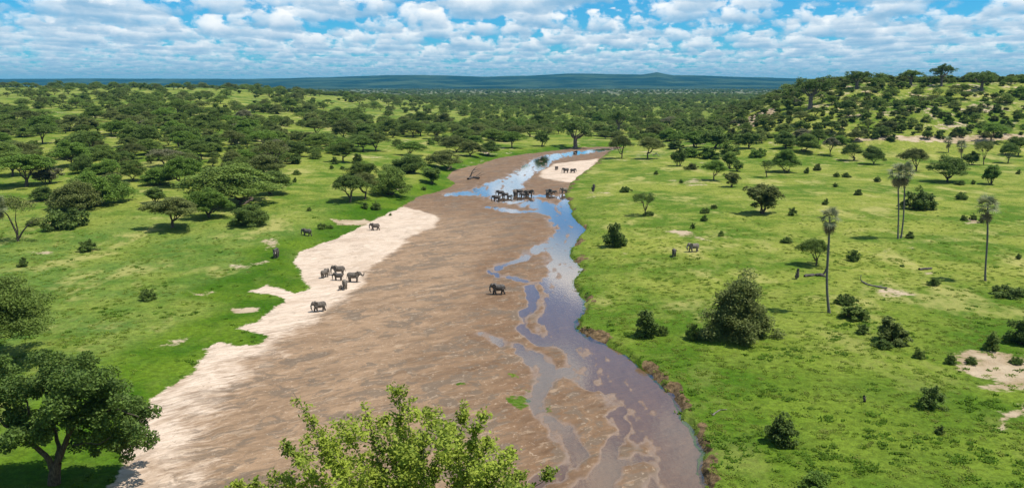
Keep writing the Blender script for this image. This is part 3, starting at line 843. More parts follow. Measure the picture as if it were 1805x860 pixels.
# trees and bushes one can pick out: kind, px, py of the foot, crown width px, height px, leaf, label
TREES = [
 ('u', 304, 402, 98, 55, 'o', 'lone olive umbrella acacia with a round shadow on open grass'),
 ('d', 370, 384, 78, 56, 'g', 'dark domed acacia on one straight trunk beside the olive umbrella acacia'),
 ('m', 446, 397, 68, 39, 'd', 'low wide acacia near the bank, closest to the elephant path'),
 ('r', 276, 358, 46, 30, 'd', 'small rounded acacia just behind the lone olive umbrella acacia'),
 ('d', 424, 361, 150, 74, 'a', 'broadest spreading acacia above the low wide one'),
 ('d', 478, 343, 74, 44, 'd', 'dark acacia overlapping the broadest spreading acacia'),
 ('m', 140, 370, 88, 58, 'o', 'bushy many-stemmed acacia with brownish crown above the long low bush'),
 ('m', 166, 362, 104, 62, 'g', 'greener domed acacia behind the bushy brownish one'),
 ('m', 74, 354, 42, 28, 'd', 'small dark thicket tree under the leaning acacia'),
 ('u', 46, 329, 108, 55, 'g', 'flat green acacia with crooked leaning trunk near the picture edge'),
 ('d', 235, 319, 50, 38, 'a', 'acacia on splayed stems with black shadow at the top of the clearing'),
 ('m', 189, 306, 56, 28, 'g', 'bright green low acacia in the crowded plain'),
 ('m', 146, 305, 42, 35, 'd', 'dark round acacia beside the bright green low one'),
 ('r', 84, 324, 54, 32, 'y', 'grey green rounded tree next to the leaning acacia'),
 ('m', 197, 339, 46, 38, 'o', 'brownish rounded acacia at the edge of the clearing'),
 ('d', 320, 328, 74, 56, 'g', 'tall light green acacia behind the small rounded ones'),
 ('m', 281, 326, 60, 34, 'g', 'light green low acacia at the clearing head'),
 ('s', 292, 293, 58, 30, 'y', 'pale grey thinly leaved umbrella acacia'),
 ('m', 223, 285, 42, 20, 'd', 'flat dark low acacia beside the pale grey one'),
 ('m', 125, 280, 50, 32, 'a', 'broad dark green acacia in the crowded plain above the leaning one'),
 ('m', 38, 276, 84, 28, 'o', 'wide brown green acacia canopy at the picture edge'),
 ('u', 617, 357, 66, 48, 'd', 'dark acacia standing on the grass near two small bushes by the sand'),
 ('u', 643, 352, 56, 47, 'o', 'brownish umbrella acacia touching the dark one near the sand'),
 ('m', 686, 343, 72, 53, 'a', 'large dense domed acacia right behind the brownish umbrella acacia'),
 ('m', 640, 308, 52, 26, 'a', 'dark low acacia at the back of the riverside clump'),
 ('m', 722, 304, 74, 36, 'd', 'wide dark thicket at the back of the riverside clump'),
 ('r', 761, 324, 42, 30, 'd', 'round compact tree on the point of the grassy bank'),
 ('d', 788, 299, 58, 36, 'o', 'umbrella acacia leaning over the bank by the fallen dead tree'),
 ('d', 722, 274, 56, 26, 'g', 'wide green acacia above the riverside clump'),
 ('d', 862, 275, 40, 28, 'd', 'acacia at the outer bank where the brown bar narrows'),
 ('d', 830, 276, 46, 30, 'o', 'acacia on the outer bank behind the fallen dead tree'),
 ('d', 805, 268, 50, 30, 'a', 'acacia crowded into the outer bank grove'),
 ('u', 605, 286, 50, 36, 'a', 'umbrella acacia with shadow alone in the middle clearing'),
 ('d', 488, 278, 42, 34, 'y', 'greyish acacia at the side of the middle clearing'),
 ('d', 524, 276, 46, 28, 'd', 'dark acacia standing over a dark bush'),
 ('d', 560, 264, 58, 32, 'a', 'broad acacia above the middle clearing'),
 ('u', 640, 268, 46, 28, 'd', 'slim stemmed acacia beyond the middle clearing'),
 ('u', 662, 267, 48, 32, 'a', 'leafier acacia beyond the middle clearing'),
 ('u', 729, 242, 44, 28, 'a', 'flat acacia in the upper meadow'),
 ('u', 768, 246, 38, 28, 'd', 'dark acacia beside the flat one in the upper meadow'),
 ('u', 903, 261, 42, 28, 'g', 'bright umbrella acacia on the far bank left of the river mouth'),
 ('r', 956, 258, 30, 30, 'd', 'dark compact tree on the far bank beside the thick-trunked baobab'),
 ('u', 1096, 279, 40, 40, 'a', 'tall acacia at the tip of the meadow, nearest the far water'),
 ('u', 1142, 280, 46, 38, 'o', 'umbrella acacia with dead boughs beneath it at the meadow head'),
 ('r', 1197, 293, 32, 34, 'd', 'lollipop shaped dark tree on the meadow'),
 ('u', 1258, 318, 42, 36, 'g', 'small flat acacia with forked trunk and long thin shadow'),
 ('r', 1289, 330, 33, 28, 'o', 'small olive rounded tree below the forked flat acacia'),
 ('r', 1287, 297, 36, 32, 'a', 'rounded tree at the foot of the green thicket'),
 ('r', 1300, 302, 27, 20, 'a', 'smaller rounded tree at the foot of the green thicket'),
 ('r', 1343, 377, 74, 56, 'o', 'big bushy olive tree in the middle of the meadow'),
 ('s', 1138, 380, 42, 42, 'd', 'open ragged tree of two leaf clumps over a low bush'),
 ('d', 1383, 304, 52, 42, 'g', 'green acacia with two stems beside a thin one'),
 ('s', 1352, 313, 28, 30, 'd', 'thin small acacia beside the green two-stemmed one'),
 ('u', 1463, 275, 32, 32, 'y', 'grey green lollipop acacia at the foot of the hill'),
 ('d', 1504, 283, 42, 32, 'd', 'dark acacia with oval shadow at the foot of the hill'),
 ('d', 1539, 290, 40, 35, 'd', 'upright dark acacia beside the one with the oval shadow'),
 ('u', 1614, 302, 50, 40, 'o', 'slender olive umbrella acacia just above the twin palms'),
 ('d', 1670, 321, 67, 51, 'd', 'broad dark acacia on a stout trunk beyond the twin palms'),
 ('r', 1745, 325, 38, 37, 'g', 'small round green tree above the tall single palm'),
 ('u', 1776, 288, 34, 35, 'd', 'dark acacia beyond the small round green tree'),
 ('u', 1794, 275, 40, 34, 'a', 'acacia at the picture edge under the hill'),
 ('u', 1747, 252, 47, 34, 'g', 'leaning green acacia on the bright patch of hill meadow'),
 ('s', 1734, 291, 32, 44, 'o', 'thin tall acacia behind the broad dark acacia'),
 ('r', 1712, 291, 32, 25, 'd', 'squat dark tree behind the broad dark acacia'),
 ('u', 1438, 468, 57, 48, 'a', 'small acacia with a black oval shadow beside the leaning palm'),
 ('r', 1320, 262, 40, 30, 'd', 'dark tree in the green thicket below the sandy track'),
 ('r', 1260, 262, 50, 34, 'd', 'largest dark tree of the green thicket'),
 ('r', 1225, 260, 44, 28, 'g', 'bright green tree of the thicket'),
 ('d', 1420, 268, 44, 34, 'a', 'acacia below the sandy track end'),
 ('d', 1440, 258, 40, 32, 'a', 'acacia behind the grey green lollipop acacia'),
 ('d', 1385, 262, 44, 32, 'd', 'dark acacia above the two-stemmed green one'),
]
BUSHES = [
 ('l', 118, 400, 84, 36, 'd', 'long low dark bush below the bushy brownish acacia'),
 ('b', 58, 398, 26, 15, 'd', 'little bush behind the forked bare tree'),
 ('b', 156, 442, 37, 23, 'd', 'round dark bush alone on the green, above the grass slope'),
 ('b', 40, 470, 21, 18, 'd', 'small round bush above the cropped acacia at the edge'),
 ('l', 261, 528, 36, 21, 'd', 'dark bush standing alone in the middle of the big lawn'),
 ('b', 643, 368, 15, 13, 'd', 'smaller of two bushes under the dark riverside acacia'),
 ('b', 662, 370, 19, 16, 'd', 'larger of two bushes under the dark riverside acacia'),
 ('b', 518, 289, 32, 16, 'd', 'dark bush at the foot of a dark acacia'),
 ('b', 590, 289, 20, 13, 'd', 'bush left of the shadowed umbrella acacia in the clearing'),
 ('b', 630, 285, 22, 16, 'd', 'bush right of the shadowed umbrella acacia in the clearing'),
 ('b', 585, 298, 9, 8, 'd', 'tiny bush at the clearing, first of two'),
 ('b', 603, 299, 11, 7, 'd', 'tiny bush at the clearing, second of two'),
 ('b', 520, 321, 10, 9, 'd', 'tiny dark bush on the slope above the sand'),
 ('l', 523, 308, 19, 9, 'a', 'flat grey green bush on the slope'),
 ('b', 545, 372, 10, 8, 'd', 'tiny bush between the acacia and the riverside'),
 ('l', 568, 404, 19, 12, 'd', 'low bush next to the elephant in the tall grass'),
 ('b', 583, 403, 11, 8, 'd', 'small bush touching the low bush near the sand'),
 ('b', 747, 335, 11, 8, 'd', 'small bush on the bank point by the round tree'),
 ('b', 688, 380, 7, 5, 'd', 'tiniest bush at the sand edge'),
 ('l', 1102, 339, 23, 11, 'd', 'flat dark bush near the standing stump'),
 ('b', 1156, 308, 9, 8, 'd', 'tiny bush in the upper meadow'),
 ('b', 1201, 323, 9, 8, 'd', 'tiny bush below the lollipop tree'),
 ('l', 1218, 299, 24, 12, 'o', 'brownish brush pile bush beside the lollipop tree'),
 ('l', 1243, 376, 18, 11, 'd', 'upper of two flat bushes left of the big olive tree'),
 ('l', 1241, 390, 16, 12, 'd', 'lower of two flat bushes left of the big olive tree'),
 ('b', 1221, 403, 10, 12, 'd', 'small upright bush above the grazing elephants'),
 ('l', 1271, 416, 14, 10, 'a', 'thin bush right of the grazing elephants'),
 ('l', 1145, 380, 20, 9, 'd', 'low bush at the foot of the ragged tree'),
 ('b', 1085, 435, 50, 46, 'd', 'dense dark round bush at the top of the river meadow'),
 ('k', 1138, 594, 48, 52, 'd', 'upright dark bush with spiky top near the river bend'),
 ('l', 1168, 590, 24, 18, 'a', 'low green growth touching the spiky upright bush'),
 ('b', 1220, 597, 30, 32, 'a', 'loose bush between the spiky bush and the tall willowy tree'),
 ('b', 1619, 369, 62, 40, 'd', 'big round dark bush behind the twin palm trunks'),
 ('b', 1397, 380, 18, 17, 'd', 'round bush below the big olive tree on the right'),
 ('b', 1455, 361, 14, 12, 'd', 'small bush just above the leaning palm crown'),
 ('b', 1512, 344, 15, 12, 'd', 'small bush left of the twin palms'),
 ('b', 1546, 321, 15, 11, 'd', 'small bush above and left of the twin palm crowns'),
 ('b', 1472, 330, 11, 9, 'd', 'very small bush in the open meadow'),
 ('b', 1422, 306, 12, 12, 'd', 'small bush right of the two-stemmed acacia'),
 ('b', 1440, 301, 15, 14, 'a', 'lighter small bush right of the two-stemmed acacia'),
 ('b', 1474, 312, 14, 9, 'd', 'left one of two little bushes in the meadow'),
 ('l', 1492, 313, 16, 9, 'd', 'right one of two little bushes in the meadow'),
 ('l', 1695, 352, 24, 15, 'd', 'double bush between twin palms and single palm'),
 ('b', 1715, 325, 10, 9, 'd', 'tiny bush left of the small round green tree'),
 ('l', 1692, 326, 22, 9, 'd', 'flat bush under the broad dark acacia'),
 ('b', 1795, 307, 10, 9, 'd', 'tiny bush at the picture edge above the palms'),
 ('b', 1699, 389, 13, 11, 'd', 'left bush on the bare mound by the single palm crown'),
 ('b', 1715, 388, 13, 12, 'd', 'middle bush on the bare mound by the single palm crown'),
 ('b', 1729, 393, 12, 12, 'd', 'right bush on the bare mound by the single palm crown'),
 ('b', 1603, 420, 18, 13, 'd', 'bush at the foot of the twin palms'),
 ('b', 1504, 460, 26, 23, 'd', 'lone bush right of the leaning palm'),
 ('l', 1645, 503, 22, 15, 'd', 'bush halfway between leaning palm and single palm'),
 ('l', 1778, 522, 64, 20, 'd', 'long dark thicket right of the single palm foot'),
 ('l', 1491, 536, 40, 19, 'd', 'dark bush right of the leaning palm foot'),
 ('b', 1509, 562, 52, 28, 'a', 'broad green bush below the dark one by the palm foot'),
 ('b', 1521, 588, 26, 21, 'd', 'small dark bush between two large bushes'),
 ('b', 1570, 603, 70, 48, 'a', 'largest rounded bush of the palm meadow'),
 ('l', 1556, 612, 36, 16, 'd', 'low bush at the foot of the largest rounded bush'),
 ('k', 1747, 616, 34, 38, 'a', 'cone shaped bush on the bare earth'),
 ('b', 1803, 606, 60, 58, 'd', 'dark tall bush cut by the picture edge on bare earth'),
 ('b', 1375, 779, 62, 56, 'd', 'round dark bush alone on the near lush grass'),
 ('b', 1642, 718, 50, 46, 'd', 'leaning dark bush beside the reddish mound'),
 ('b', 1656, 764, 19, 18, 'd', 'small bush below the leaning dark bush'),
 ('b', 1620, 631, 22, 19, 'a', 'small bush at the left end of the bare earth'),
 ('b', 1674, 641, 20, 21, 'd', 'upright small bush at the bare earth'),
 ('l', 1712, 641, 24, 15, 'd', 'flat small bush on the bare earth'),
 ('l', 1792, 641, 26, 13, 'd', 'low bush on bare earth at the picture edge'),
 ('l', 1440, 856, 66, 28, 'g', 'low bright green bush at the bottom of the picture'),
 ('b', 1795, 457, 12, 12, 'd', 'tiny bush at the edge right of the single palm'),
 ('l', 1590, 470, 10, 5, 'd', 'flat tuft above the fallen branch'),
 ('l', 1386, 428, 26, 11, 'd', 'flat dark bush left of the small shadowed acacia'),
 ('l', 1215, 277, 44, 18, 'g', 'bright green low growth at the left end of the thicket'),
 ('b', 1250, 280, 46, 22, 'g', 'bright green bush mass in the middle of the thicket'),
 ('b', 1284, 272, 40, 22, 'a', 'bush mass at the right end of the thicket'),
 ('b', 1190, 262, 32, 18, 'd', 'dark bush where the thicket meets the far wood'),
 ('l', 1335, 276, 36, 16, 'g', 'low green bush below the sandy track'),
 ('l', 1258, 368, 14, 8, 'd', 'flat little bush beside the big olive tree'),
]
allp = at([t[1] for t in TREES + BUSHES], [t[2] for t in TREES + BUSHES])
FOOT = []
for (k, px, py, w, h, m, lab), p in zip(TREES, allp):
    place_tree(k, 'acacia_tree' if k in 'udms' else 'leafy_tree', w, h, p, LEAFM[m], label=lab, cat='tree')
    FOOT.append((p[0], p[1], w / px_per_m(p) * 0.5))
for (k, px, py, w, h, m, lab), p in zip(BUSHES, allp[len(TREES):]):
    place_tree(k, 'bush', w, h, p, LEAFM[m], label=lab, cat='bush', parts=('stems', 'foliage'))
    FOOT.append((p[0], p[1], w / px_per_m(p) * 0.5))

# baobabs: foot px, py, crown width, height
for px, py, w, h, lab in [
    (1014, 262, 58, 47, 'great thick-trunked baobab on the far bank facing the river'),
    (1090, 234, 42, 36, 'baobab behind the far bank, above the water bend'),
    (1659, 152, 34, 37, 'tall baobab alone against the sky on the hill crest'),
    (1510, 157, 44, 31, 'twin headed baobab at the left shoulder of the hill crest'),
    (1605, 150, 40, 25, 'broad domed baobab on the hill crest'),
    (1730, 160, 44, 33, 'wide baobab on the crest near the picture edge'),
    (1776, 144, 30, 22, 'round baobab on the skyline close to the edge'),
    (1428, 192, 60, 54, 'big dark baobab on the hill flank above the sandy track')]:
    p = at(px, py)[0]
    place_tree('B', 'baobab_tree', w, h, p, None, label=lab, cat='tree')
    FOOT.append((p[0], p[1], w / px_per_m(p) * 0.5))

# ------------------------------------------------------------------ woodland: drawn over the plain by density, nearest ones as single trees
def density_points():
    out = []
    cell = {}
    def ok(x, y, rad):
        cx, cy = int(x // 40), int(y // 40)
        for i in range(cx - 1, cx + 2):
            for j in range(cy - 1, cy + 2):
                for (a, b, c) in cell.get((i, j), ()):
                    if (a - x) ** 2 + (b - y) ** 2 < (0.86 * (c + rad)) ** 2: return False
        return True
    def put(x, y, rad):
        cell.setdefault((int(x // 40), int(y // 40)), []).append((x, y, rad))
    for f in FOOT: put(*f)
    LINEX = [-200, 0, 100, 200, 350, 470, 560, 650, 760, 850, 940, 1000, 1070, 1200, 1300, 1440, 1560, 1700, 1900]
    LINEY = [322, 318, 300, 300, 312, 318, 286, 262, 256, 262, 244, 236, 246, 252, 256, 262, 250, 244, 244]
    r = np.random.default_rng(77)
    n = 60000
    Yc = np.sqrt(r.uniform(330 ** 2, 3800 ** 2, n)); ac = r.uniform(-0.74, 0.74, n)
    # more trials close by
    Yc = np.concatenate([Yc, np.sqrt(r.uniform(330 ** 2, 1000 ** 2, 26000))]); ac = np.concatenate([ac, r.uniform(-0.72, 0.72, 26000)])
    Xc = ac * Yc
    t = terrain(Xc, Yc)
    px, py = project(Xc, Yc, t['h'])
    clear = fbm(Xc / 70, Yc / 90, 3, 120)
    gl = fbm(Xc / 200, Yc / 260, 2, 130)
    order = np.arange(len(Xc))
    for i in order:
        if py[i] > np.interp(px[i], LINEX, LINEY) or t['s'][i] < 4: continue
        hill = t['hill'][i] > 0.12 and Yc[i] < 1300
        dens = (0.33 if Yc[i] < 620 else 0.15) + 0.8 * clear[i] + 0.35 * gl[i]
        if ac[i] > -0.05 and Yc[i] > 750: dens += 0.12
        if hill: dens = 0.40 + 0.7 * clear[i]
        if r.random() > dens: continue
        if hill:
            kind = r.choice(['b', 'r', 'd', 'm', 'u', 'l'], p=[0.34, 0.22, 0.16, 0.12, 0.08, 0.08]); w = r.uniform(3.5, 10.5) if kind in 'brl' else r.uniform(9, 16)
        else:
            kind = r.choice(['u', 'd', 'm', 's', 'r', 'b'], p=[0.26, 0.27, 0.22, 0.04, 0.11, 0.10])
            w = r.uniform(5, 9) if kind in 'br' else r.uniform(11, 23)
            if r.random() < 0.25 and kind in 'udm': w *= 0.6
        if not ok(Xc[i], Yc[i], w / 2): continue
        put(Xc[i], Yc[i], w / 2)
        out.append((kind, Xc[i], Yc[i], t['h'][i], w, hill, px[i], py[i]))
    return out

WOOD = density_points()
ASPECT = dict(u=0.60, d=0.64, m=0.54, s=0.62, r=0.86, b=0.66, l=0.40)
inview = [w for w in WOOD if -40 < w[6] < 1845]
size = lambda w: w[4] * FPX / w[2]
trees_v = sorted([w for w in inview if not (w[0] in 'bl')], key=size, reverse=True)
bush_v = sorted([w for w in inview if w[0] in 'bl'], key=size, reverse=True)
single = trees_v[:215] + bush_v[:120]
sid = set(id(w) for w in single)
r7 = np.random.default_rng(78)
LANDMARKS = [(304, 402, 'the lone olive umbrella acacia'), (46, 300, 'the leaning flat acacia'), (292, 275, 'the pale grey acacia'), (424, 320, 'the broadest spreading acacia'), (130, 260, 'the broad dark acacia'),
    (605, 265, 'the shadowed clearing acacia'), (690, 320, 'the riverside clump'), (729, 230, 'the flat upper-meadow acacia'), (835, 305, 'the fallen dead tree'), (903, 245, 'the far-bank umbrella acacia'), (560, 250, 'the broad clearing acacia'),
    (1014, 235, 'the thick-trunked baobab'), (1090, 215, 'the baobab behind the bend'), (1142, 260, 'the meadow-head acacia'), (1250, 245, 'the green thicket'), (1428, 165, 'the big flank baobab'), (1510, 140, 'the twin headed baobab'),
    (1605, 138, 'the broad domed baobab'), (1659, 135, 'the tall skyline baobab'), (1730, 145, 'the wide crest baobab'), (1776, 135, 'the round skyline baobab'), (1683, 265, 'the two far palms'), (1747, 235, 'the leaning hill acacia'), (1504, 268, 'the oval-shadow acacia'), (1383, 285, 'the two-stemmed acacia')]
ORD = ['closest', 'second', 'third', 'fourth', 'fifth', 'sixth', 'seventh', 'eighth', 'ninth', 'tenth'] + ['%dth' % k for k in range(11, 80)]
LEAFW = dict(a='green', d='dark green', o='olive', g='bright green', y='greyish')
SHAPEW = dict(u='umbrella acacia', d='domed acacia', m='low acacia', s='thin acacia', r='rounded tree', b='shrub', l='flat shrub')
plan = []
for w in single:
    kind, x, y, z, wd, hill, px, py = w
    mt = str(r7.choice(['a', 'a', 'd', 'o', 'g', 'y'], p=[0.3, 0.26, 0.16, 0.13, 0.12, 0.03]))
    best = min(LANDMARKS, key=lambda q: (q[0] - px) ** 2 + (2 * (q[1] - py)) ** 2)
    dx, dyy = px - best[0], 2 * (py - best[1])
    side_ = ('left of' if dx < 0 else 'right of') if abs(dx) > abs(dyy) else ('behind' if dyy < 0 else 'below')
    plan.append((w, mt, best[2], side_, math.hypot(dx, dyy)))
rank = {}
for q in sorted(plan, key=lambda q: q[4]):
    key = (LEAFW[q[1]], SHAPEW[q[0][0]], q[2], q[3]); k = rank.get(key, 0); rank[key] = k + 1
    w, mt = q[0], q[1]; kind, x, y, z, wd, hill, px, py = w
    tb = 'b' if kind in 'bl' else 't'
    lab = '%s %s, %s such one %s %s' % (LEAFW[mt], SHAPEW[kind], ORD[k], q[3], q[2])
    grp = ('shrubs' if tb == 'b' else 'trees') + (' on the hillside' if hill else (' of the crowded plain' if px < 900 else ' beyond the river bend'))
    p = (x, y, z); ppm = px_per_m(p)
    place_tree(kind, 'bush' if tb == 'b' else ('acacia_tree' if kind in 'udms' else 'leafy_tree'), wd * ppm, wd * ASPECT[kind] * ppm * r7.uniform(0.85, 1.2), p, LEAFM[mt],
               label=lab, cat='bush' if tb == 'b' else 'tree', group=grp, parts=('stems', 'foliage') if tb == 'b' else ('trunk', 'crown'))

# the rest of the wood reads as one mass: instanced low-detail crowns
def merged(name, pr):
    """trunk and crown in one mesh for the distant wood"""
    tr, cr, w0, h0 = pr
    me = bpy.data.meshes.new(name)
    def arr(m):
        v = np.empty(len(m.vertices) * 3, np.float32); m.vertices.foreach_get('co', v)
        f = np.empty(len(m.loops), np.int32); m.loops.foreach_get('vertex_index', f)
        return v.reshape(-1, 3), f.reshape(-1, 4)
    v1, f1 = arr(tr); v2, f2 = arr(cr)
    me = mesh_np(name, np.vstack([v1, v2]), np.vstack([f1, f2 + len(v1)]), M_BARK, False)
    me.materials.append(cr.materials[0])
    mi = np.zeros(len(f1) + len(f2), np.int32); mi[len(f1):] = 1
    me.polygons.foreach_set('material_index', mi)
    return bpy.data.objects.new(name, me), w0, h0

proto_col = bpy.data.collections.new('woodland_source')
SRC = [('u', *proto_acacia('far_u', 301, 16, 9.2, 0.46, 2, 0.6, 0.52, nclump=70), 16, 9.2),
       ('d', *proto_acacia('far_d', 302, 15, 9.8, 0.62, 3, 0.75, 0.52, nclump=70), 15, 9.8),
       ('m', *proto_acacia('far_m', 303, 15, 7.4, 0.88, 3, 0.75, 0.52, nclump=70), 15, 7.4),
       ('r', *proto_round('far_r', 304, 9, 8.0, 0.12, 0.45, 0.5, 60), 9, 8.0),
       ('u', *proto_acacia('far_v', 305, 16, 8.6, 0.48, 2, 0.6, 0.52, nclump=70), 16, 8.6),
       ('d', *proto_acacia('far_e', 306, 15, 9.4, 0.74, 3, 0.75, 0.52, nclump=70), 15, 9.4)]
SIZES = []
for i, q in enumerate(SRC):
    o, w0, h0 = merged('%02d_source' % i, q[1:])
    proto_col.objects.link(o); SIZES.append((q[0], w0, h0))

def woodland(name, pts, label, cat, source=None, sizes=None):
    """pts: kind index, x, y, z, width, height -> one object of instanced trees"""
    pts = np.array(pts, float)
    me = bpy.data.meshes.new(name); me.vertices.add(len(pts)); me.vertices.foreach_set('co', pts[:, 1:4].astype(np.float32).ravel())
    me.update()
    a = me.attributes.new('pick', 'INT', 'POINT'); a.data.foreach_set('value', pts[:, 0].astype(np.int32))
    sc = np.zeros((len(pts), 3), np.float32)
    for i, p in enumerate(pts):
        _, w0, h0 = (sizes or SIZES)[int(p[0])]
        sc[i] = (p[4] / w0, p[4] / w0, p[5] / h0)
    a = me.attributes.new('size', 'FLOAT_VECTOR', 'POINT'); a.data.foreach_set('vector', sc.ravel())
    rt = np.zeros((len(pts), 3), np.float32); rt[:, 2] = np.random.default_rng(9).uniform(0, 6.28, len(pts))
    a = me.attributes.new('turn', 'FLOAT_VECTOR', 'POINT'); a.data.foreach_set('vector', rt.ravel())
    ob = link(name, me)
    ng = bpy.data.node_groups.new(name + '_nodes', 'GeometryNodeTree')
    ng.interface.new_socket('Geometry', in_out='INPUT', socket_type='NodeSocketGeometry')
    ng.interface.new_socket('Geometry', in_out='OUTPUT', socket_type='NodeSocketGeometry')
    gi = ng.nodes.new('NodeGroupInput'); go = ng.nodes.new('NodeGroupOutput')
    ci = ng.nodes.new('GeometryNodeCollectionInfo'); ci.inputs['Collection'].default_value = source or proto_col
    ci.inputs['Separate Children'].default_value = True; ci.inputs['Reset Children'].default_value = True
    ip = ng.nodes.new('GeometryNodeInstanceOnPoints'); ip.inputs['Pick Instance'].default_value = True
    def named(n, t):
        nd = ng.nodes.new('GeometryNodeInputNamedAttribute'); nd.data_type = t; nd.inputs['Name'].default_value = n
        return nd.outputs['Attribute']
    L = ng.links
    L.new(gi.outputs[0], ip.inputs['Points']); L.new(ci.outputs[0], ip.inputs['Instance'])
    L.new(named('pick', 'INT'), ip.inputs['Instance Index']); L.new(named('size', 'FLOAT_VECTOR'), ip.inputs['Scale'])
    L.new(named('turn', 'FLOAT_VECTOR'), ip.inputs['Rotation'])
    L.new(ip.outputs[0], go.inputs[0])
    md = ob.modifiers.new('scatter', 'NODES'); md.node_group = ng
    prop(ob, label, cat, kind='stuff')

KIDX = dict(u=[0, 4], d=[1, 5], m=[2], s=[0], r=[3], b=[3], l=[3])
rest = [w for w in WOOD if id(w) not in sid]
pts = []
for w in rest:
    ks = KIDX[w[0]]
    pts.append((ks[r7.integers(len(ks))], w[1], w[2], w[3] - 0.05, w[4], w[4] * ASPECT[w[0]] * r7.uniform(0.85, 1.2)))
woodland('distant_woodland', pts, 'mass of dark tree crowns covering the plain towards the blue hills', 'woodland')
# open woodland still farther out
n = 9000
Yf = np.sqrt(r7.uniform(3700 ** 2, 9000 ** 2, n)); af = r7.uniform(-0.72, 0.72, n)
tf = terrain(af * Yf, Yf)
fm = fbm(af * Yf / 500, Yf / 700, 3, 140)
keep = r7.random(n) < 0.55 + 0.9 * fm
pts = [(r7.integers(0, 6), x, y, z, r7.uniform(14, 30), r7.uniform(9, 15)) for x, y, z in zip((af * Yf)[keep], Yf[keep], tf['h'][keep])]
woodland('far_plain_woodland', pts, 'hazy blue green woodland on the far plain before the hills', 'woodland')
print('WOOD', len(WOOD), 'inview', len(inview), 'trees', len(trees_v), 'bushes', len(bush_v), 'far', len(pts))

# ------------------------------------------------------------------ grass tufts on the nearer meadows (one uncountable mass)
def tuft_mesh(name, seed, n, hgt, spread, mat):
    r = np.random.default_rng(seed)
    b = np.zeros((n, 3)); b[:, :2] = r.normal(0, spread, (n, 2)); b[:, 2] = -0.03
    th = r.uniform(0, 6.28, n); ln = hgt * r.uniform(0.55, 1.2, n); lean = r.uniform(0.55, 0.96, n)
    d = np.stack([np.cos(th), np.sin(th), np.zeros(n)], 1); sd = np.stack([-np.sin(th), np.cos(th), np.zeros(n)], 1)
    w = (0.05 + 0.06 * r.random(n))[:, None]
    m = b + d * (ln * lean * 0.35)[:, None]; m[:, 2] += ln * 0.6
    t = b + d * (ln * lean)[:, None]; t[:, 2] += ln * np.sqrt(np.maximum(0.1, 1 - lean * lean))
    V = np.stack([b - sd * w, b + sd * w, m + sd * w * 0.9, m - sd * w * 0.9, t], 1).reshape(-1, 3)
    o = np.arange(n)[:, None] * 5
    F = np.vstack([o + np.array([[0, 1, 2, 3]]), o + np.array([[3, 2, 4, 4]])])
    F4 = o + np.array([[0, 1, 2, 3]]); F3 = o + np.array([[3, 2, 4]])
    me = bpy.data.meshes.new(name)
    me.from_pydata(V.tolist(), [], [list(q) for q in F4] + [list(q) for q in F3]); me.materials.append(mat)
    return me

M_GRASS = leaf_mat('grass_blade', (0.12, 0.205, 0.014), (0.21, 0.28, 0.035), 0.2, 0.45, (0.36, 0.33, 0.10))
M_GRASSDK = leaf_mat('dark_grass_blade', (0.062, 0.140, 0.006), (0.12, 0.205, 0.016), 0.2, 0.45)
tuft_col = bpy.data.collections.new('grass_source')
for i_, (n_, h_, sp_, mt_) in enumerate([(20, 0.26, 0.22, M_GRASS), (26, 0.34, 0.32, M_GRASS), (24, 0.32, 0.28, M_GRASSDK), (30, 0.44, 0.40, M_GRASSDK)]):
    tuft_col.objects.link(bpy.data.objects.new('%02d_tuft' % i_, tuft_mesh('tuft', 500 + i_, n_, h_, sp_, mt_)))
def grass():
    r = np.random.default_rng(55)
    n = 120000
    Yg = np.sqrt(r.uniform(92 ** 2, 330 ** 2, n)); ag = r.uniform(-0.70, 0.70, n); Xg = ag * Yg
    t = terrain(Xg, Yg)
    cl_ = fbm(Xg / 7, Yg / 9, 3, 150); big_ = fbm(Xg / 30, Yg / 40, 2, 154)
    dens = (0.34 + 0.8 * cl_ + 0.4 * big_ + 0.25 * sm((170 - Yg) / 70)) * (1 - 0.92 * sm((Yg - 150) / 180))
    keep = (t['s'] > 0.4) & (r.random(n) < dens * 0.36) & (r.random(n) > t['bare'] * 1.3) & (t['face'] < 0.8) & ((t['side'] > 0) | (t['s'] > 16 + 5 * t['n1']) | (r.random(n) < 0.12))
    Xg, Yg, hg, sg = Xg[keep], Yg[keep], t['h'][keep], t['s'][keep]
    dk = (fbm(Xg / 12, Yg / 14, 2, 158) + 0.9 * sm((20 - sg) / 20) * (t['side'][keep] < 0) + 0.25 * sm((190 - Yg) / 80) + r.normal(0, 0.15, len(Xg))) > 0.42
    pk = np.where(dk, 2, 0) + (r.random(len(Xg)) < 0.4)
    return np.stack([pk, Xg, Yg, hg, r.uniform(0.7, 1.5, len(Xg)), r.uniform(0.6, 1.3, len(Xg))], 1)
woodland('grass', grass(), 'tufted green and yellowish grass of the nearer meadows', 'grass', tuft_col, [('t', 1.0, 1.0)] * 4)

# ------------------------------------------------------------------ points at a chosen distance
def at_depth(px, py, Y):
    xc = (px - PW / 2) / FPX; yc = -(py - PH / 2) / FPX
    t = Y / (CP + SP * yc)
    return np.array([xc * t, Y, EYE + (-SP + CP * yc) * t])

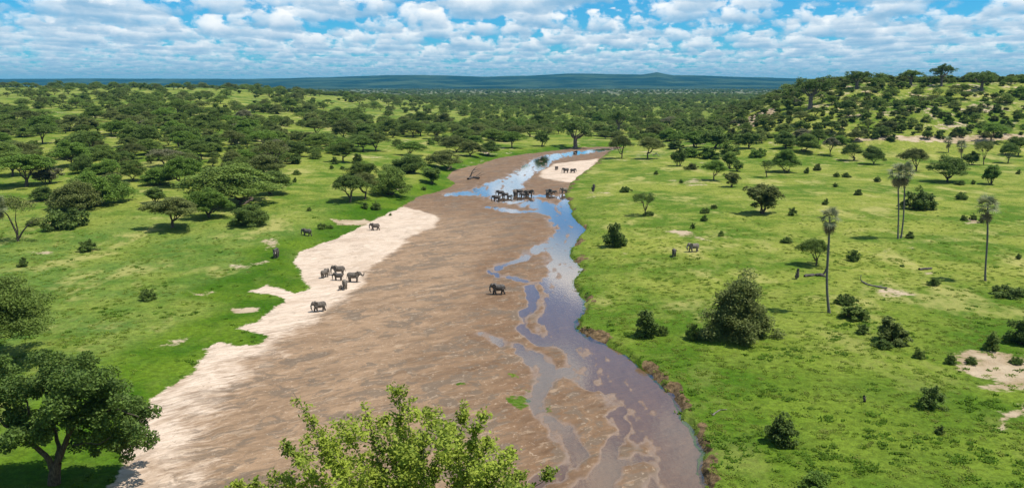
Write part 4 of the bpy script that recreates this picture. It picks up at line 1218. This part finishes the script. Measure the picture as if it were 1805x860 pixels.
def local_tree(name, base, limbs, clumps, leaf, mat, bark, n_per, label, seed, squash=0.7, parts=('trunk', 'crown'), low=0.55, asp=1.5):
    """one tree from limb paths [(points, r0, r1)] and clumps [(centre, radius)] in world metres"""
    r = np.random.default_rng(seed)
    e = empty(name, base)
    g = Geo()
    for P, r0, r1 in limbs:
        g.tube(np.array(P) - base, np.linspace(r0, r1, len(P)), 9)
    link(parts[0], g.mesh(name + '_limbs', bark), e)
    Cs = []
    for c, rad in clumps:
        n_ = int(n_per * rad * rad)
        Cs.append(np.array(c) - base + ball_points(n_, r, 0.4, low) * np.array([rad, rad, rad * squash]))
    V, F = leaf_quads(np.vstack(Cs), leaf, r, 0.4, asp)
    link(parts[1], mesh_np(name + '_leaves', V, F, mat, False), e)
    prop(e, label, 'tree')
    return e

# the broad-leaved tree low in the corner
def corner_tree():
    r = np.random.default_rng(31)
    base = at(95, 852)[0]; Yb = base[1]
    J = lambda px, py, dy=0: at_depth(px, py, Yb + dy)
    limbs = []
    foot = np.array([base, J(96, 835), J(100, 815)])
    foot[0, 2] -= 0.4
    limbs.append((foot, 0.85, 0.6))
    main = [([(98, 820), (112, 790), (126, 755), (150, 715), (185, 680)], 2.0, 0.46, 0.12),
            ([(96, 832), (84, 805), (62, 785), (35, 768), (5, 745), (-20, 720)], -1.5, 0.42, 0.12),
            ([(100, 815), (104, 790), (98, 762), (88, 730), (80, 690)], 3.5, 0.34, 0.1),
            ([(120, 768), (124, 730), (118, 690), (110, 650)], -1.0, 0.34, 0.09),
            ([(132, 745), (165, 730), (205, 720), (245, 735)], -3.0, 0.22, 0.06),
            ([(130, 785), (150, 780), (175, 783), (195, 770)], -4.0, 0.12, 0.04),
            ([(150, 715), (190, 700), (225, 705), (262, 745)], 3.0, 0.18, 0.05),
            ([(35, 768), (50, 730), (45, 690)], -3.0, 0.2, 0.06)]
    for pts, dy, r0, r1 in main:
        P = np.array([J(a, b, dy * i / (len(pts) - 1)) for i, (a, b) in enumerate(pts)])
        t = np.linspace(0, len(P) - 1, 14)
        P = np.stack([np.interp(t, np.arange(len(P)), P[:, k]) for k in range(3)], 1) + r.normal(0, 0.05, (14, 3))
        limbs.append((P, r0, r1))
    clumps = []
    for px, py, rp, in [(95, 660, 44), (60, 668, 42), (130, 655, 42), (165, 668, 44), (195, 692, 42), (30, 690, 42), (5, 668, 40), (150, 705, 40), (85, 700, 40), (225, 705, 34), (245, 738, 34),
                        (215, 745, 40), (255, 765, 24), (40, 735, 38), (10, 720, 40), (62, 742, 34), (180, 730, 36), (225, 775, 26), (190, 780, 24), (240, 785, 20), (-20, 690, 50), (-30, 740, 45), (112, 676, 36), (150, 640, 22), (90, 636, 20),
                        (20, 752, 30), (75, 765, 24), (165, 795, 16), (120, 730, 26), (-10, 640, 26), (140, 765, 24), (170, 760, 30), (205, 790, 24), (235, 765, 26), (30, 775, 24), (5, 765, 30), (150, 735, 30)]:
        for q in range(3):
            rr = rp / px_per_m(base) * r.uniform(0.5, 0.78)
            c = J(px + r.normal(0, rp * 0.42), py + r.normal(0, rp * 0.34), r.normal(0, 2.4))
            clumps.append((c, rr))
    local_tree('broadleaf_tree', base, limbs, clumps, 0.27, M_FIG, M_BARK, 155, 'large dark broad-leaved tree with spreading limbs in the near corner beside the sand', 32, 0.72)

corner_tree()

# acacia cropped by the picture edge
PROTO['E'] = [(*proto_acacia('edge_acacia', 401, 25, 15, 0.62, 4, 1.6, 0.30, 3, nclump=130), 25, 15)]
p = at(-14, 640)[0]
place_tree('E', 'acacia_tree', 226, 158, p, M_ACACIA, 0.6, label='huge olive acacia cropped by the picture edge above its black shadow', cat='tree')
# tall willowy tree in the palm meadow
PROTO['T'] = [(*proto_round('willowy', 411, 14, 14, 0.03, 5.4, 0.28, 130, 0.45, spiky=0.10, stems=9, hemi=True), 14, 14)]
p = at(1300, 594)[0]
place_tree('T', 'leafy_tree', 126, 126, p, M_ACACIA, 1.0, label='tall ragged willowy tree touching the ground, largest on the meadow', cat='tree')

# forked tree with a thin crown at the edge
def forked_tree():
    base = at(32, 425)[0]; Y = base[1]; J = lambda a, b, d=0: at_depth(a, b, Y + d)
    limbs = [([base - np.array([0, 0, .4]), J(30, 412), J(22, 396), J(14, 380), J(0, 366)], 0.42, 0.12), ([J(31, 420), J(31, 405), J(27, 388), J(28, 372)], 0.3, 0.08), ([J(33, 420), J(40, 408), J(50, 396), J(66, 386)], 0.34, 0.08)]
    cl = [(J(10, 362, 1), 4.2), (J(28, 360, -2), 4.4), (J(42, 364, 2), 4.0), (J(18, 352, 0), 3.6), (J(70, 388, 0), 2.6), (J(60, 392, 1), 2.0), (J(-8, 366, 0), 4)]
    local_tree('acacia_tree', base, limbs, cl, 0.34, M_OLIVE, M_BARK, 26, 'thin forked acacia with bare crooked limbs at the picture edge', 35, 0.42)
forked_tree()

# ------------------------------------------------------------------ the leafy bush on the slope just below the viewpoint
def viewpoint_bush():
    r = np.random.default_rng(41)
    D = 13.0
    J = lambda a, b, d=0: at_depth(a, b, D + d)
    bx = at_depth(735, 1060, D)
    base = np.array([bx[0], D, float(terrain(np.array([bx[0]]), np.array([D]))['h'][0])])
    e = empty('viewpoint_bush', base)
    g = Geo(); C = []; 
    tips = [(515, 690, .4, 1), (700, 683, 0, 1), (722, 700, -.4, .8), (820, 712, .5, 1), (800, 735, -.3, .7), (868, 768, .3, .7), (905, 795, -.2, .8), (975, 830, .2, 1), (640, 712, .3, .8), (600, 745, -.5, .7), (500, 785, -.4, .9), (475, 830, .2, .8),
            (560, 770, .6, .6), (760, 720, .8, .7), (850, 725, -.6, .5), (400, 850, 0, .8), (440, 845, -.5, .8), (930, 825, .7, .8), (680, 730, 1., .6), (590, 800, -.9, .6), (860, 820, -.9, .6), (745, 760, -1., .5)]
    for px, py, dy, lean in tips:
        tip = J(px, py, dy)
        st = base + np.array([r.normal(0, .25), r.normal(0, .25), 0.0])
        mid = st + (tip - st) * 0.55 + np.array([(tip[0] - st[0]) * -0.12, 0, 0.25])
        t = np.linspace(0, 1, 12)[:, None]
        P = (1 - t) ** 2 * st + 2 * t * (1 - t) * mid + t * t * tip + r.normal(0, 0.015, (12, 3))
        g.tube(P - base, np.linspace(0.028, 0.004, 12), 6)
        # side twigs with leaves
        for q in range(30):
            u = r.uniform(0.45, 1.0)
            i = min(int(u * 11), 10); f = u * 11 - i
            a = P[i] * (1 - f) + P[i + 1] * f
            ln = r.uniform(0.10, 0.32) * (1.15 - 0.6 * u)
            d = r.normal(0, 1, 3); d[2] = abs(d[2]) * 0.6; d /= np.linalg.norm(d)
            b = a + d * ln
            g.tube(np.array([a, (a + b) / 2 + r.normal(0, 0.01, 3), b]) - base, np.array([0.006, 0.004, 0.002]), 4)
            k = int(14 + 36 * ln / 0.3)
            s_ = r.random(k)[:, None]
            C.append(a + (b - a) * s_ + r.normal(0, 0.045, (k, 3)))
    # the dense heart of the crown
    for q in range(125):
        a = r.uniform(0, 2 * math.pi); m = math.sqrt(r.random())
        px = 715 + 225 * m * math.cos(a); py = 852 - abs(m * math.sin(a)) * 118 + r.normal(0, 8)
        if r.random() < 0.5: py += 60
        c = J(px, py, r.normal(0, 0.7))
        n = int(r.uniform(60, 125))
        C.append(c + ball_points(n, r, 0.45, 0.7) * r.uniform(0.13, 0.27))
    for q in range(60):
        c = J(r.uniform(380, 960), r.uniform(850, 930), r.normal(0, 0.7))
        C.append(c + ball_points(70, r, 0.45, 0.7) * r.uniform(0.15, 0.28))
    C = np.vstack(C) - base
    V, F = leaf_quads(C, 0.043, r, 0.5, 1.7)
    link('stems', g.mesh('viewpoint_bush_stems', M_DEAD), e)
    link('foliage', mesh_np('viewpoint_bush_leaves', V, F, M_BRIGHT, False), e)
    prop(e, 'sunlit yellow green bush with arching twigs right below the viewpoint', 'bush')
viewpoint_bush()

# ------------------------------------------------------------------ palms
def frond_mesh(name, seed, mat, droop, blades=15):
    r = np.random.default_rng(seed); V = []; F = []
    pet = 1.25
    # stalk
    for k, (x, z) in enumerate([(0, 0), (pet, -0.10 * droop)]):
        V += [(x, -0.03, z), (x, 0.03, z), (x, 0.0, z + 0.05)]
    F += [(0, 1, 4, 3), (1, 2, 5, 4), (2, 0, 3, 5)]
    for b in range(blades):
        an = math.radians(-105 + 210 * b / (blades - 1)) + r.normal(0, 0.04)
        ln = (1.55 - 0.35 * abs(an) / 1.8) * r.uniform(0.85, 1.1)
        dx, dy = math.cos(an), math.sin(an); nx, ny = -dy, dx; w = 0.085
        o = len(V); z0 = -0.10 * droop
        fold = 0.12 * math.cos(an * 0.9)
        for f, ww, dz_ in ((0.05, 0.3, 0.0), (0.55, 1.0, -0.10 * droop), (1.0, 0.12, -0.55 * droop)):
            x, y = pet + dx * ln * f, dy * ln * f
            V += [(x + nx * w * ww, y + ny * w * ww, z0 + dz_ + fold * f), (x - nx * w * ww, y - ny * w * ww, z0 + dz_ + fold * f)]
        F += [(o, o + 1, o + 3, o + 2), (o + 2, o + 3, o + 5, o + 4)]
    return mesh_np(name, np.array(V), np.array(F), mat, False)

FROND = [frond_mesh('fresh_frond', 1, M_PALM, 0.6), frond_mesh('old_frond', 2, M_PALM, 1.1), frond_mesh('dry_frond', 3, M_PALMDRY, 1.5)]

def palm(px, py, top_px, top_py, label, group=None, nf=26, dry=10, crown=1.0, rad=0.30, seed=1, bow=0.0):
    r = np.random.default_rng(seed)
    base = at(px, py)[0]
    top = at_depth(top_px, top_py, base[1]) - base
    e = empty('palm_tree', base)
    g = Geo()
    n = 16; t = np.linspace(0, 1, n)
    P = np.stack([top[0] * t + bow * np.sin(t * math.pi) + 0.12 * np.sin(t * 7 + seed), 0.1 * np.sin(t * 5), -0.4 + (top[2] + 0.4) * t], 1)
    P[:, 0] -= 0.12 * math.sin(seed)
    R_ = rad * (1.0 - 0.35 * t + 0.16 * np.exp(-((t - 0.62) / 0.16) ** 2) + 0.45 * np.exp(-t * 22))
    g.tube(P, R_, 10)
    link('trunk', g.mesh('palm_trunk', M_PALMBARK), e)
    c = P[-1]
    for k in range(nf + dry):
        isdry = k >= nf
        o = link('frond', FROND[2 if isdry else (0 if k < nf * 0.55 else 1)], e)
        if isdry: el = math.radians(r.uniform(-86, -55))
        else: el = math.radians(80 - 118 * (k / nf) + r.normal(0, 7))
        o.location = (c[0], c[1], c[2] - (r.uniform(0.2, 1.4) if isdry else 0) * crown)
        o.rotation_euler = (r.normal(0, 0.35), -el, k * 2.39996 + r.normal(0, 0.2))
        s_ = 1.38 * crown * r.uniform(0.8, 1.12); o.scale = (s_, s_, s_)
    prop(e, label, 'palm', group)

palm(1462, 551, 1463, 384, 'leaning palm with brown drooping skirt, closest palm to the river', nf=18, dry=16, crown=0.78, rad=0.29, seed=3, bow=-0.5)
palm(1737, 495, 1741, 363, 'tall single palm on the right with a ragged silvery crown', nf=20, dry=6, crown=0.95, rad=0.26, seed=4)
palm(1583, 421, 1583, 304, 'left stem of the twin palms in front of the big round bush', nf=18, dry=8, crown=1.05, rad=0.27, seed=5)
palm(1588, 420, 1595, 303, 'right stem of the twin palms in front of the big round bush', nf=18, dry=8, crown=1.1, rad=0.27, seed=6, bow=0.4)
palm(1672, 269, 1672, 249, 'small far palm, left of the pair below the hill', nf=22, dry=4, crown=1.15, rad=0.32, seed=7)
palm(1695, 280, 1695, 256, 'small far palm, right of the pair below the hill', nf=22, dry=4, crown=1.25, rad=0.32, seed=8)
palm(-8, 432, -4, 362, 'pale palm crown poking in at the picture edge by the forked acacia', nf=24, dry=6, crown=0.95, rad=0.3, seed=9)

# ------------------------------------------------------------------ dead wood
def wood_piece(name, paths, label, cat, mat, seed=0):
    """paths in pixel/height: list of ([(px, py, metres above ground or None -> seen at py)], r0, r1)"""
    r = np.random.default_rng(seed)
    base = None; g = Geo()
    for pts, r0, r1 in paths:
        W3 = []
        for a in pts:
            if len(a) == 2:
                q = at(a[0], a[1])[0]; q = q + np.array([0, 0, r0 * 0.6])
            else:
                q = at_depth(a[0], a[1], W3[0][1] + a[2] if W3 else base[1] + a[2])
            if base is None: base = at(pts[0][0], pts[0][1])[0]
            W3.append(q)
        W3 = np.array(W3); k = 10
        t = np.linspace(0, len(W3) - 1, k)
        P = np.stack([np.interp(t, np.arange(len(W3)), W3[:, i]) for i in range(3)], 1) + r.normal(0, r0 * 0.18, (k, 3))
        g.tube(P - base, np.linspace(r0, r1, k) * r.uniform(0.85, 1.15, k), 8)
        th = np.linspace(0, 2 * np.pi, 8, endpoint=False)
    o = link(name, g.mesh(name, mat)); o.location = base
    prop(o, label, cat)

wood_piece('tree_stump', [([(1405, 492), (1406, 482, 0), (1408, 474, 0)], 0.55, 0.3), ([(1405, 486, 0), (1402, 480, 0.2)], 0.16, 0.05)], 'slanting dead stump left of the leaning palm', 'stump', M_DEADDARK, 1)
wood_piece('fallen_log', [([(1418, 488), (1436, 486), (1450, 487)], 0.38, 0.5), ([(1450, 486), (1455, 478, 0), (1458, 468, 0)], 0.3, 0.12), ([(1448, 487), (1459, 489)], 0.3, 0.2), ([(1440, 485, 0), (1446, 481, 0.4)], 0.12, 0.04)], 'fallen dead log with a raised limb beside the leaning palm', 'log', M_DEADDARK, 2)
wood_piece('fallen_branch', [([(1562, 509), (1545, 506), (1528, 502), (1519, 497)], 0.3, 0.16), ([(1519, 497), (1517, 491, 0), (1518, 484, 0)], 0.15, 0.06), ([(1545, 506), (1556, 502, .4)], 0.12, 0.04)], 'long curved dead branch lying on the meadow below the palms', 'log', M_DEAD, 3)
wood_piece('tree_stump', [([(1045, 338), (1046, 330, 0), (1047, 325, 0)], 0.75, 0.55), ([(1044, 334, 0), (1042, 329, 0)], 0.22, 0.08)], 'broken standing stump on the meadow near the river bend', 'stump', M_DEADDARK, 4)
wood_piece('tree_stump', [([(1524, 708), (1524, 702, 0), (1523, 697, 0)], 0.24, 0.17), ([(1524, 701, 0), (1527, 698, 0.1)], 0.1, 0.05)], 'short charred stump alone in the near lush grass', 'stump', M_DEADDARK, 5)
wood_piece('fallen_log', [([(1257, 732), (1262, 727), (1270, 723), (1281, 722)], 0.13, 0.07), ([(1262, 727), (1266, 722, 0)], 0.06, 0.02), ([(1257, 732), (1253, 728, 0)], 0.07, 0.03)], 'pale bleached log in the grass near the river bank', 'log', M_DEAD, 6)
wood_piece('fallen_log', [([(1620, 476), (1634, 475), (1642, 474)], 0.4, 0.3), ([(1634, 475), (1637, 471, 0)], .18, .06)], 'dark log pieces on the bare strip between the palms', 'log', M_DEADDARK, 7)
wood_piece('fallen_tree', [([(826, 317), (834, 314), (845, 316)], 0.8, 0.45), ([(828, 315), (831, 306, 0), (836, 298, 0.5), (841, 294, 0.5)], 0.45, 0.08), ([(832, 306, 0), (838, 303, 1), (848, 300, 1)], 0.2, 0.04), ([(834, 300, 0), (842, 299, -1), (850, 296, -1)], 0.15, 0.03),
                           ([(836, 314, 0), (845, 306, 1), (852, 302, 2)], 0.22, 0.04), ([(838, 314, 0), (848, 309, -1), (855, 307, -1)], 0.18, 0.03)], 'dead fallen tree with bare branches stranded on the brown bar', 'dead tree', M_DEADDARK, 8)
wood_piece('fallen_branch', [([(1150, 274), (1158, 271, 0), (1162, 276)], 0.35, 0.15), ([(1154, 272, 0), (1160, 267, 0)], 0.15, 0.05)], 'dead bough hanging under an umbrella acacia at the meadow head', 'log', M_DEAD, 9)

# ------------------------------------------------------------------ elephants
def surface_nets(Fv, org, h):
    ins = Fv < 0
    nx, ny, nz = Fv.shape
    cnt = np.zeros((nx - 1, ny - 1, nz - 1)); acc_ = np.zeros((nx - 1, ny - 1, nz - 1, 3))
    cor = [(a, b, c) for a in (0, 1) for b in (0, 1) for c in (0, 1)]
    sl = lambda A, o: A[o[0]:o[0] + nx - 1, o[1]:o[1] + ny - 1, o[2]:o[2] + nz - 1]
    for a in cor:
        for b in cor:
            d = np.array(b) - np.array(a)
            if d.sum() != 1 or d.min() < 0: continue
            fa, fb = sl(Fv, a), sl(Fv, b)
            x = (fa < 0) != (fb < 0)
            t = np.where(x, fa / (fa - fb + 1e-12), 0)
            for k in range(3): acc_[..., k] += np.where(x, a[k] + d[k] * t, 0)
            cnt += x
    act = cnt > 0
    ids = -np.ones(cnt.shape, int); ids[act] = np.arange(act.sum())
    cell = np.stack(np.nonzero(act), 1)
    V = (cell + acc_[act] / cnt[act][:, None]) * h + org
    Q = []
    for ax in range(3):
        o1, o2 = [(1, 2), (2, 0), (0, 1)][ax]
        s0 = [slice(1, -1)] * 3; s0[ax] = slice(0, -1)
        s1 = [slice(1, -1)] * 3; s1[ax] = slice(1, None)
        A, B = ins[tuple(s0)], ins[tuple(s1)]
        pos = np.stack(np.nonzero(A != B), 1)
        pos_full = pos + np.array([0 if k == ax else 1 for k in range(3)])
        flip = A[tuple(pos.T)]
        def gid(d1, d2):
            q = pos_full.copy(); q[:, o1] -= d1; q[:, o2] -= d2
            return ids[tuple(q.T)]
        q4 = np.stack([gid(1, 1), gid(0, 1), gid(0, 0), gid(1, 0)], 1)
        q4[~flip] = q4[~flip][:, ::-1]
        Q.append(q4)
    return V, np.vstack(Q)

def elephant_meshes(name, trunk, feet, head_dz=0.0, calf=False):
    h = 0.07
    gx, gy, gz = np.arange(-2.5, 3.4, h), np.arange(-1.05, 1.06, h), np.arange(-0.15, 3.7, h)
    X, Y, Z = np.meshgrid(gx, gy, gz, indexing='ij')
    D = np.full(X.shape, 9.0)
    def smin(a, b, k):
        hh = np.clip(0.5 + 0.5 * (b - a) / k, 0, 1)
        return b * (1 - hh) + a * hh - k * hh * (1 - hh)
    def ell(c, r, k=0.25):
        nonlocal D
        q = np.sqrt(((X - c[0]) / r[0]) ** 2 + ((Y - c[1]) / r[1]) ** 2 + ((Z - c[2]) / r[2]) ** 2)
        D = smin(D, (q - 1) * min(r), k)
    def cap(a, b, ra, rb, k=0.12):
        nonlocal D
        a = np.array(a, float); b = np.array(b, float); e = b - a
        t = np.clip(((X - a[0]) * e[0] + (Y - a[1]) * e[1] + (Z - a[2]) * e[2]) / (e @ e), 0, 1)
        d = np.sqrt((X - a[0] - t * e[0]) ** 2 + (Y - a[1] - t * e[1]) ** 2 + (Z - a[2] - t * e[2]) ** 2) - (ra + t * (rb - ra))
        D = smin(D, d, k)
    ell((-0.15, 0, 1.92), (1.45, 0.78, 0.84)); ell((-1.1, 0, 2.02), (0.78, 0.66, 0.80)); ell((0.75, 0, 2.05), (0.72, 0.62, 0.82))
    cap((1.0, 0, 2.3), (1.5, 0, 2.45 + head_dz), 0.5, 0.42, 0.2)
    ell((1.62, 0, 2.48 + head_dz), (0.46, 0.42, 0.56), 0.15)
    tr = [np.array([a, 0, b + head_dz]) for a, b in trunk]
    rr = np.linspace(0.27, 0.09, len(tr))
    for i in range(len(tr) - 1): cap(tr[i], tr[i + 1], rr[i], rr[i + 1], 0.08)
    for i, (fx, lift) in enumerate(feet):
        front = i < 2; sy = 0.40 * (1 if i % 2 else -1)
        hipx = 0.80 if front else -1.20
        kx = hipx + (fx - hipx) * 0.5 + (0.10 if front else 0.06)
        cap((hipx, sy * 0.9, 1.55), (kx, sy, 0.85 + lift * 0.5), 0.36 if front else 0.42, 0.235, 0.14)
        cap((kx, sy, 0.85 + lift * 0.5), (fx, sy, 0.10 + lift), 0.23, 0.20, 0.06)
        cap((fx, sy, 0.10 + lift), (fx + 0.08, sy, 0.06 + lift), 0.235, 0.21, 0.05)
    cap((-1.8, 0, 2.15), (-1.98, 0, 1.55), 0.09, 0.05, 0.06); cap((-1.98, 0, 1.55), (-2.0, 0, 1.1), 0.05, 0.075, 0.04)
    V, Q = surface_nets(D, np.array([gx[0], gy[0], gz[0]]), h)
    V[:, 2] = np.maximum(V[:, 2], 0.0) if False else V[:, 2]
    body = mesh_np(name + '_body', V, Q, M_HIDE, True)
    ears = []
    out_ = np.array([(0, 0.30), (-0.35, 0.50), (-0.85, 0.42), (-1.05, 0.10), (-1.0, -0.35), (-0.70, -0.80), (-0.40, -0.90), (-0.12, -0.55), (0, -0.2)])
    for sgn in (-1, 1):
        n = len(out_); Vv = []
        ctr = np.array([-0.5, -0.1])
        for lay in (0, 1):
            for ring, f in enumerate((1.0, 0.55)):
                for q in out_:
                    u, v = ctr + (q - ctr) * f
                    bend = 0.06 * math.sin(v * 4) * abs(u) + (0.05 if ring else 0)
                    y_ = sgn * (0.40 + abs(u) * 0.42 + bend + (0.02 if lay else -0.02))
                    Vv.append((1.42 + u * 0.86, y_, 2.50 + head_dz + v * 0.92))
        Fv = []
        for lay in (0, 1):
            o = lay * 2 * n
            for i in range(n):
                j = (i + 1) % n
                Fv.append((o + i, o + j, o + n + j, o + n + i))
            for i in range(1, n // 2):
                Fv.append((o + n + i - 1, o + n + i, o + n + n - 1 - i, o + n + n - i))
        for i in range(n):
            j = (i + 1) % n; Fv.append((i, 2 * n + i, 2 * n + j, j))
        ears.append(mesh_np(name + '_ear', np.array(Vv), np.array(Fv), M_HIDE, True))
    tusks = []
    for sgn in (-1, 1):
        g = Geo(); z0 = 2.08 + head_dz
        g.tube([(1.82, sgn * 0.22, z0), (2.05, sgn * 0.27, z0 - 0.28), (2.32, sgn * 0.27, z0 - 0.40), (2.55, sgn * 0.24, z0 - 0.36)], [0.06, 0.055, 0.04, 0.015], 6)
        tusks.append(g.mesh(name + '_tusk', M_IVORY))
    return body, ears, tusks

DOWN = [(1.92, 2.32), (2.12, 1.85), (2.18, 1.25), (2.15, 0.70), (2.22, 0.28)]
CURL = [(1.92, 2.32), (2.14, 1.85), (2.16, 1.30), (2.02, 0.85), (1.85, 0.65)]
REACH = [(1.92, 2.32), (2.20, 2.0), (2.50, 1.85), (2.78, 2.15), (2.85, 2.75)]
EL = dict(
    walk=elephant_meshes('walking', CURL, [(1.25, 0), (0.45, 0), (-1.75, 0.10), (-0.85, 0)]),
    stand=elephant_meshes('standing', DOWN, [(0.85, 0), (0.78, 0), (-1.25, 0), (-1.15, 0)]),
    drink=elephant_meshes('drinking', DOWN, [(0.95, 0), (0.72, 0), (-1.30, 0), (-1.05, 0)], -0.22),
    reach=elephant_meshes('reaching', REACH, [(0.95, 0), (0.65, 0), (-1.35, 0), (-1.05, 0)]))

ELEPH = [  # px, py, shoulder height m, pose, heading deg (0 right, 90 away, 180 left, 270 towards us), hide, label
 (878, 519, 2.75, 'walk', 180, 'w', 'lone elephant walking left across the brown mud beside the stream'),
 (563, 549, 2.45, 'walk', 208, 'h', 'elephant alone on the sand, nearest the camera, ears out'),
 (573, 489, 2.25, 'stand', 62, 'h', 'elephant seen from behind at the left end of the sandbank family'),
 (597, 485, 2.7, 'stand', 184, 'h', 'large elephant facing left at the back of the sandbank family'),
 (596, 494, 2.0, 'stand', 176, 'w', 'half-grown elephant in the middle of the sandbank family'),
 (624, 497, 2.75, 'reach', 0, 'h', 'elephant facing right with raised trunk in the sandbank family'),
 (608, 509, 2.35, 'walk', 286, 'u', 'pale dusty elephant walking towards the camera with a calf'),
 (600, 511, 1.25, 'walk', 262, 'h', 'tiny calf at the side of the pale dusty elephant'),
 (661, 406, 2.6, 'walk', 184, 'h', 'lone elephant on the pale sand near the grass edge'),
 (541, 416, 2.5, 'walk', 176, 'w', 'elephant half hidden in tall grass beside a low bush'),
 (487, 454, 2.9, 'stand', 276, 'w', 'dark elephant coming head-on through the lush strip'),
 (1188, 452, 2.3, 'walk', 262, 'w', 'smaller elephant walking head-on in the meadow'),
 (1222, 444, 2.75, 'walk', 192, 'u', 'larger greyish elephant side on in the meadow'),
 (875, 355, 2.9, 'drink', 180, 'w', 'dark elephant drinking at the near left end of the wading herd'),
 (882, 346, 2.8, 'stand', 172, 'w', 'elephant behind the drinking one in the wading herd'),
 (891, 348, 2.3, 'walk', 196, 'w', 'half-grown elephant following in the wading herd'),
 (899, 350, 1.7, 'walk', 10, 'w', 'small calf in front of the wading herd'),
 (908, 345, 2.9, 'stand', 80, 'h', 'grey elephant seen from behind in the wading herd'),
 (915, 344, 2.9, 'drink', 178, 'w', 'tall dark elephant at the heart of the wading herd'),
 (921, 347, 2.0, 'drink', 190, 'w', 'low young elephant bending down in the wading herd'),
 (927, 345, 2.7, 'stand', 300, 'h', 'brownish elephant facing the camera in the wading herd'),
 (934, 345, 2.9, 'walk', 330, 'w', 'elephant at the right end of the wading herd'),
 (965, 344, 2.8, 'stand', 255, 'w', 'left elephant of the trio by the mud island'),
 (970, 343, 2.7, 'stand', 285, 'w', 'middle elephant of the trio by the mud island'),
 (976, 343, 2.1, 'drink', 350, 'w', 'smaller right elephant of the trio by the mud island'),
 (994, 341, 2.8, 'stand', 200, 'u', 'dusty elephant stepping down the bank into the water'),
 (981, 300, 2.4, 'stand', 240, 'w', 'single elephant at the left of the far pale sandbar'),
 (997, 305, 3.0, 'stand', 195, 'w', 'tall elephant in the pair on the far pale sandbar'),
 (1010, 305, 2.6, 'walk', 350, 'w', 'smaller elephant of the pair on the far pale sandbar'),
]
HIDE = dict(h=M_HIDE, w=M_HIDEWET, u=M_HIDEDUST)
ep = at([e[0] for e in ELEPH], [e[1] for e in ELEPH])
for (px, py, hm, pose, hd, hide, lab), p in zip(ELEPH, ep):
    body, ears, tusks = EL[pose]
    s_ = hm / 2.85
    e = empty('elephant', (p[0], p[1], p[2] - 0.04), math.radians(hd), (s_, s_, s_))
    for nm, me in [('body', body)] + [('ear', q) for q in ears] + ([('tusk', q) for q in tusks] if hm > 2.4 else []):
        o = link(nm, me, e)
        if nm != 'tusk':
            o.material_slots[0].link = 'OBJECT'; o.material_slots[0].material = HIDE[hide]
    prop(e, lab, 'elephant', 'elephants along the river')

# ------------------------------------------------------------------ air
def haze():
    x, y0, y1, z0, z1 = 26000.0, -60.0, 23500.0, -3.0, 380.0
    V = np.array([(-x, y0, z0), (x, y0, z0), (x, y1, z0), (-x, y1, z0), (-x, y0, z1), (x, y0, z1), (x, y1, z1), (-x, y1, z1)])
    F = np.array([(3, 2, 1, 0), (4, 5, 6, 7), (0, 1, 5, 4), (1, 2, 6, 5), (2, 3, 7, 6), (3, 0, 4, 7)])
    m, N, out = new_mat('haze_air')
    pv = N.node('ShaderNodeVolumePrincipled')
    N.set(pv.inputs['Color'], (0.05, 0.36, 0.60)); N.set(pv.inputs['Density'], HAZE_DENSITY); N.set(pv.inputs['Anisotropy'], 0.0)
    N.l.new(pv.outputs[0], out.inputs['Volume'])
    prop(link('haze', mesh_np('haze', V, F, m, False)), kind='stuff')
HAZE_DENSITY = 3.7e-5
haze()
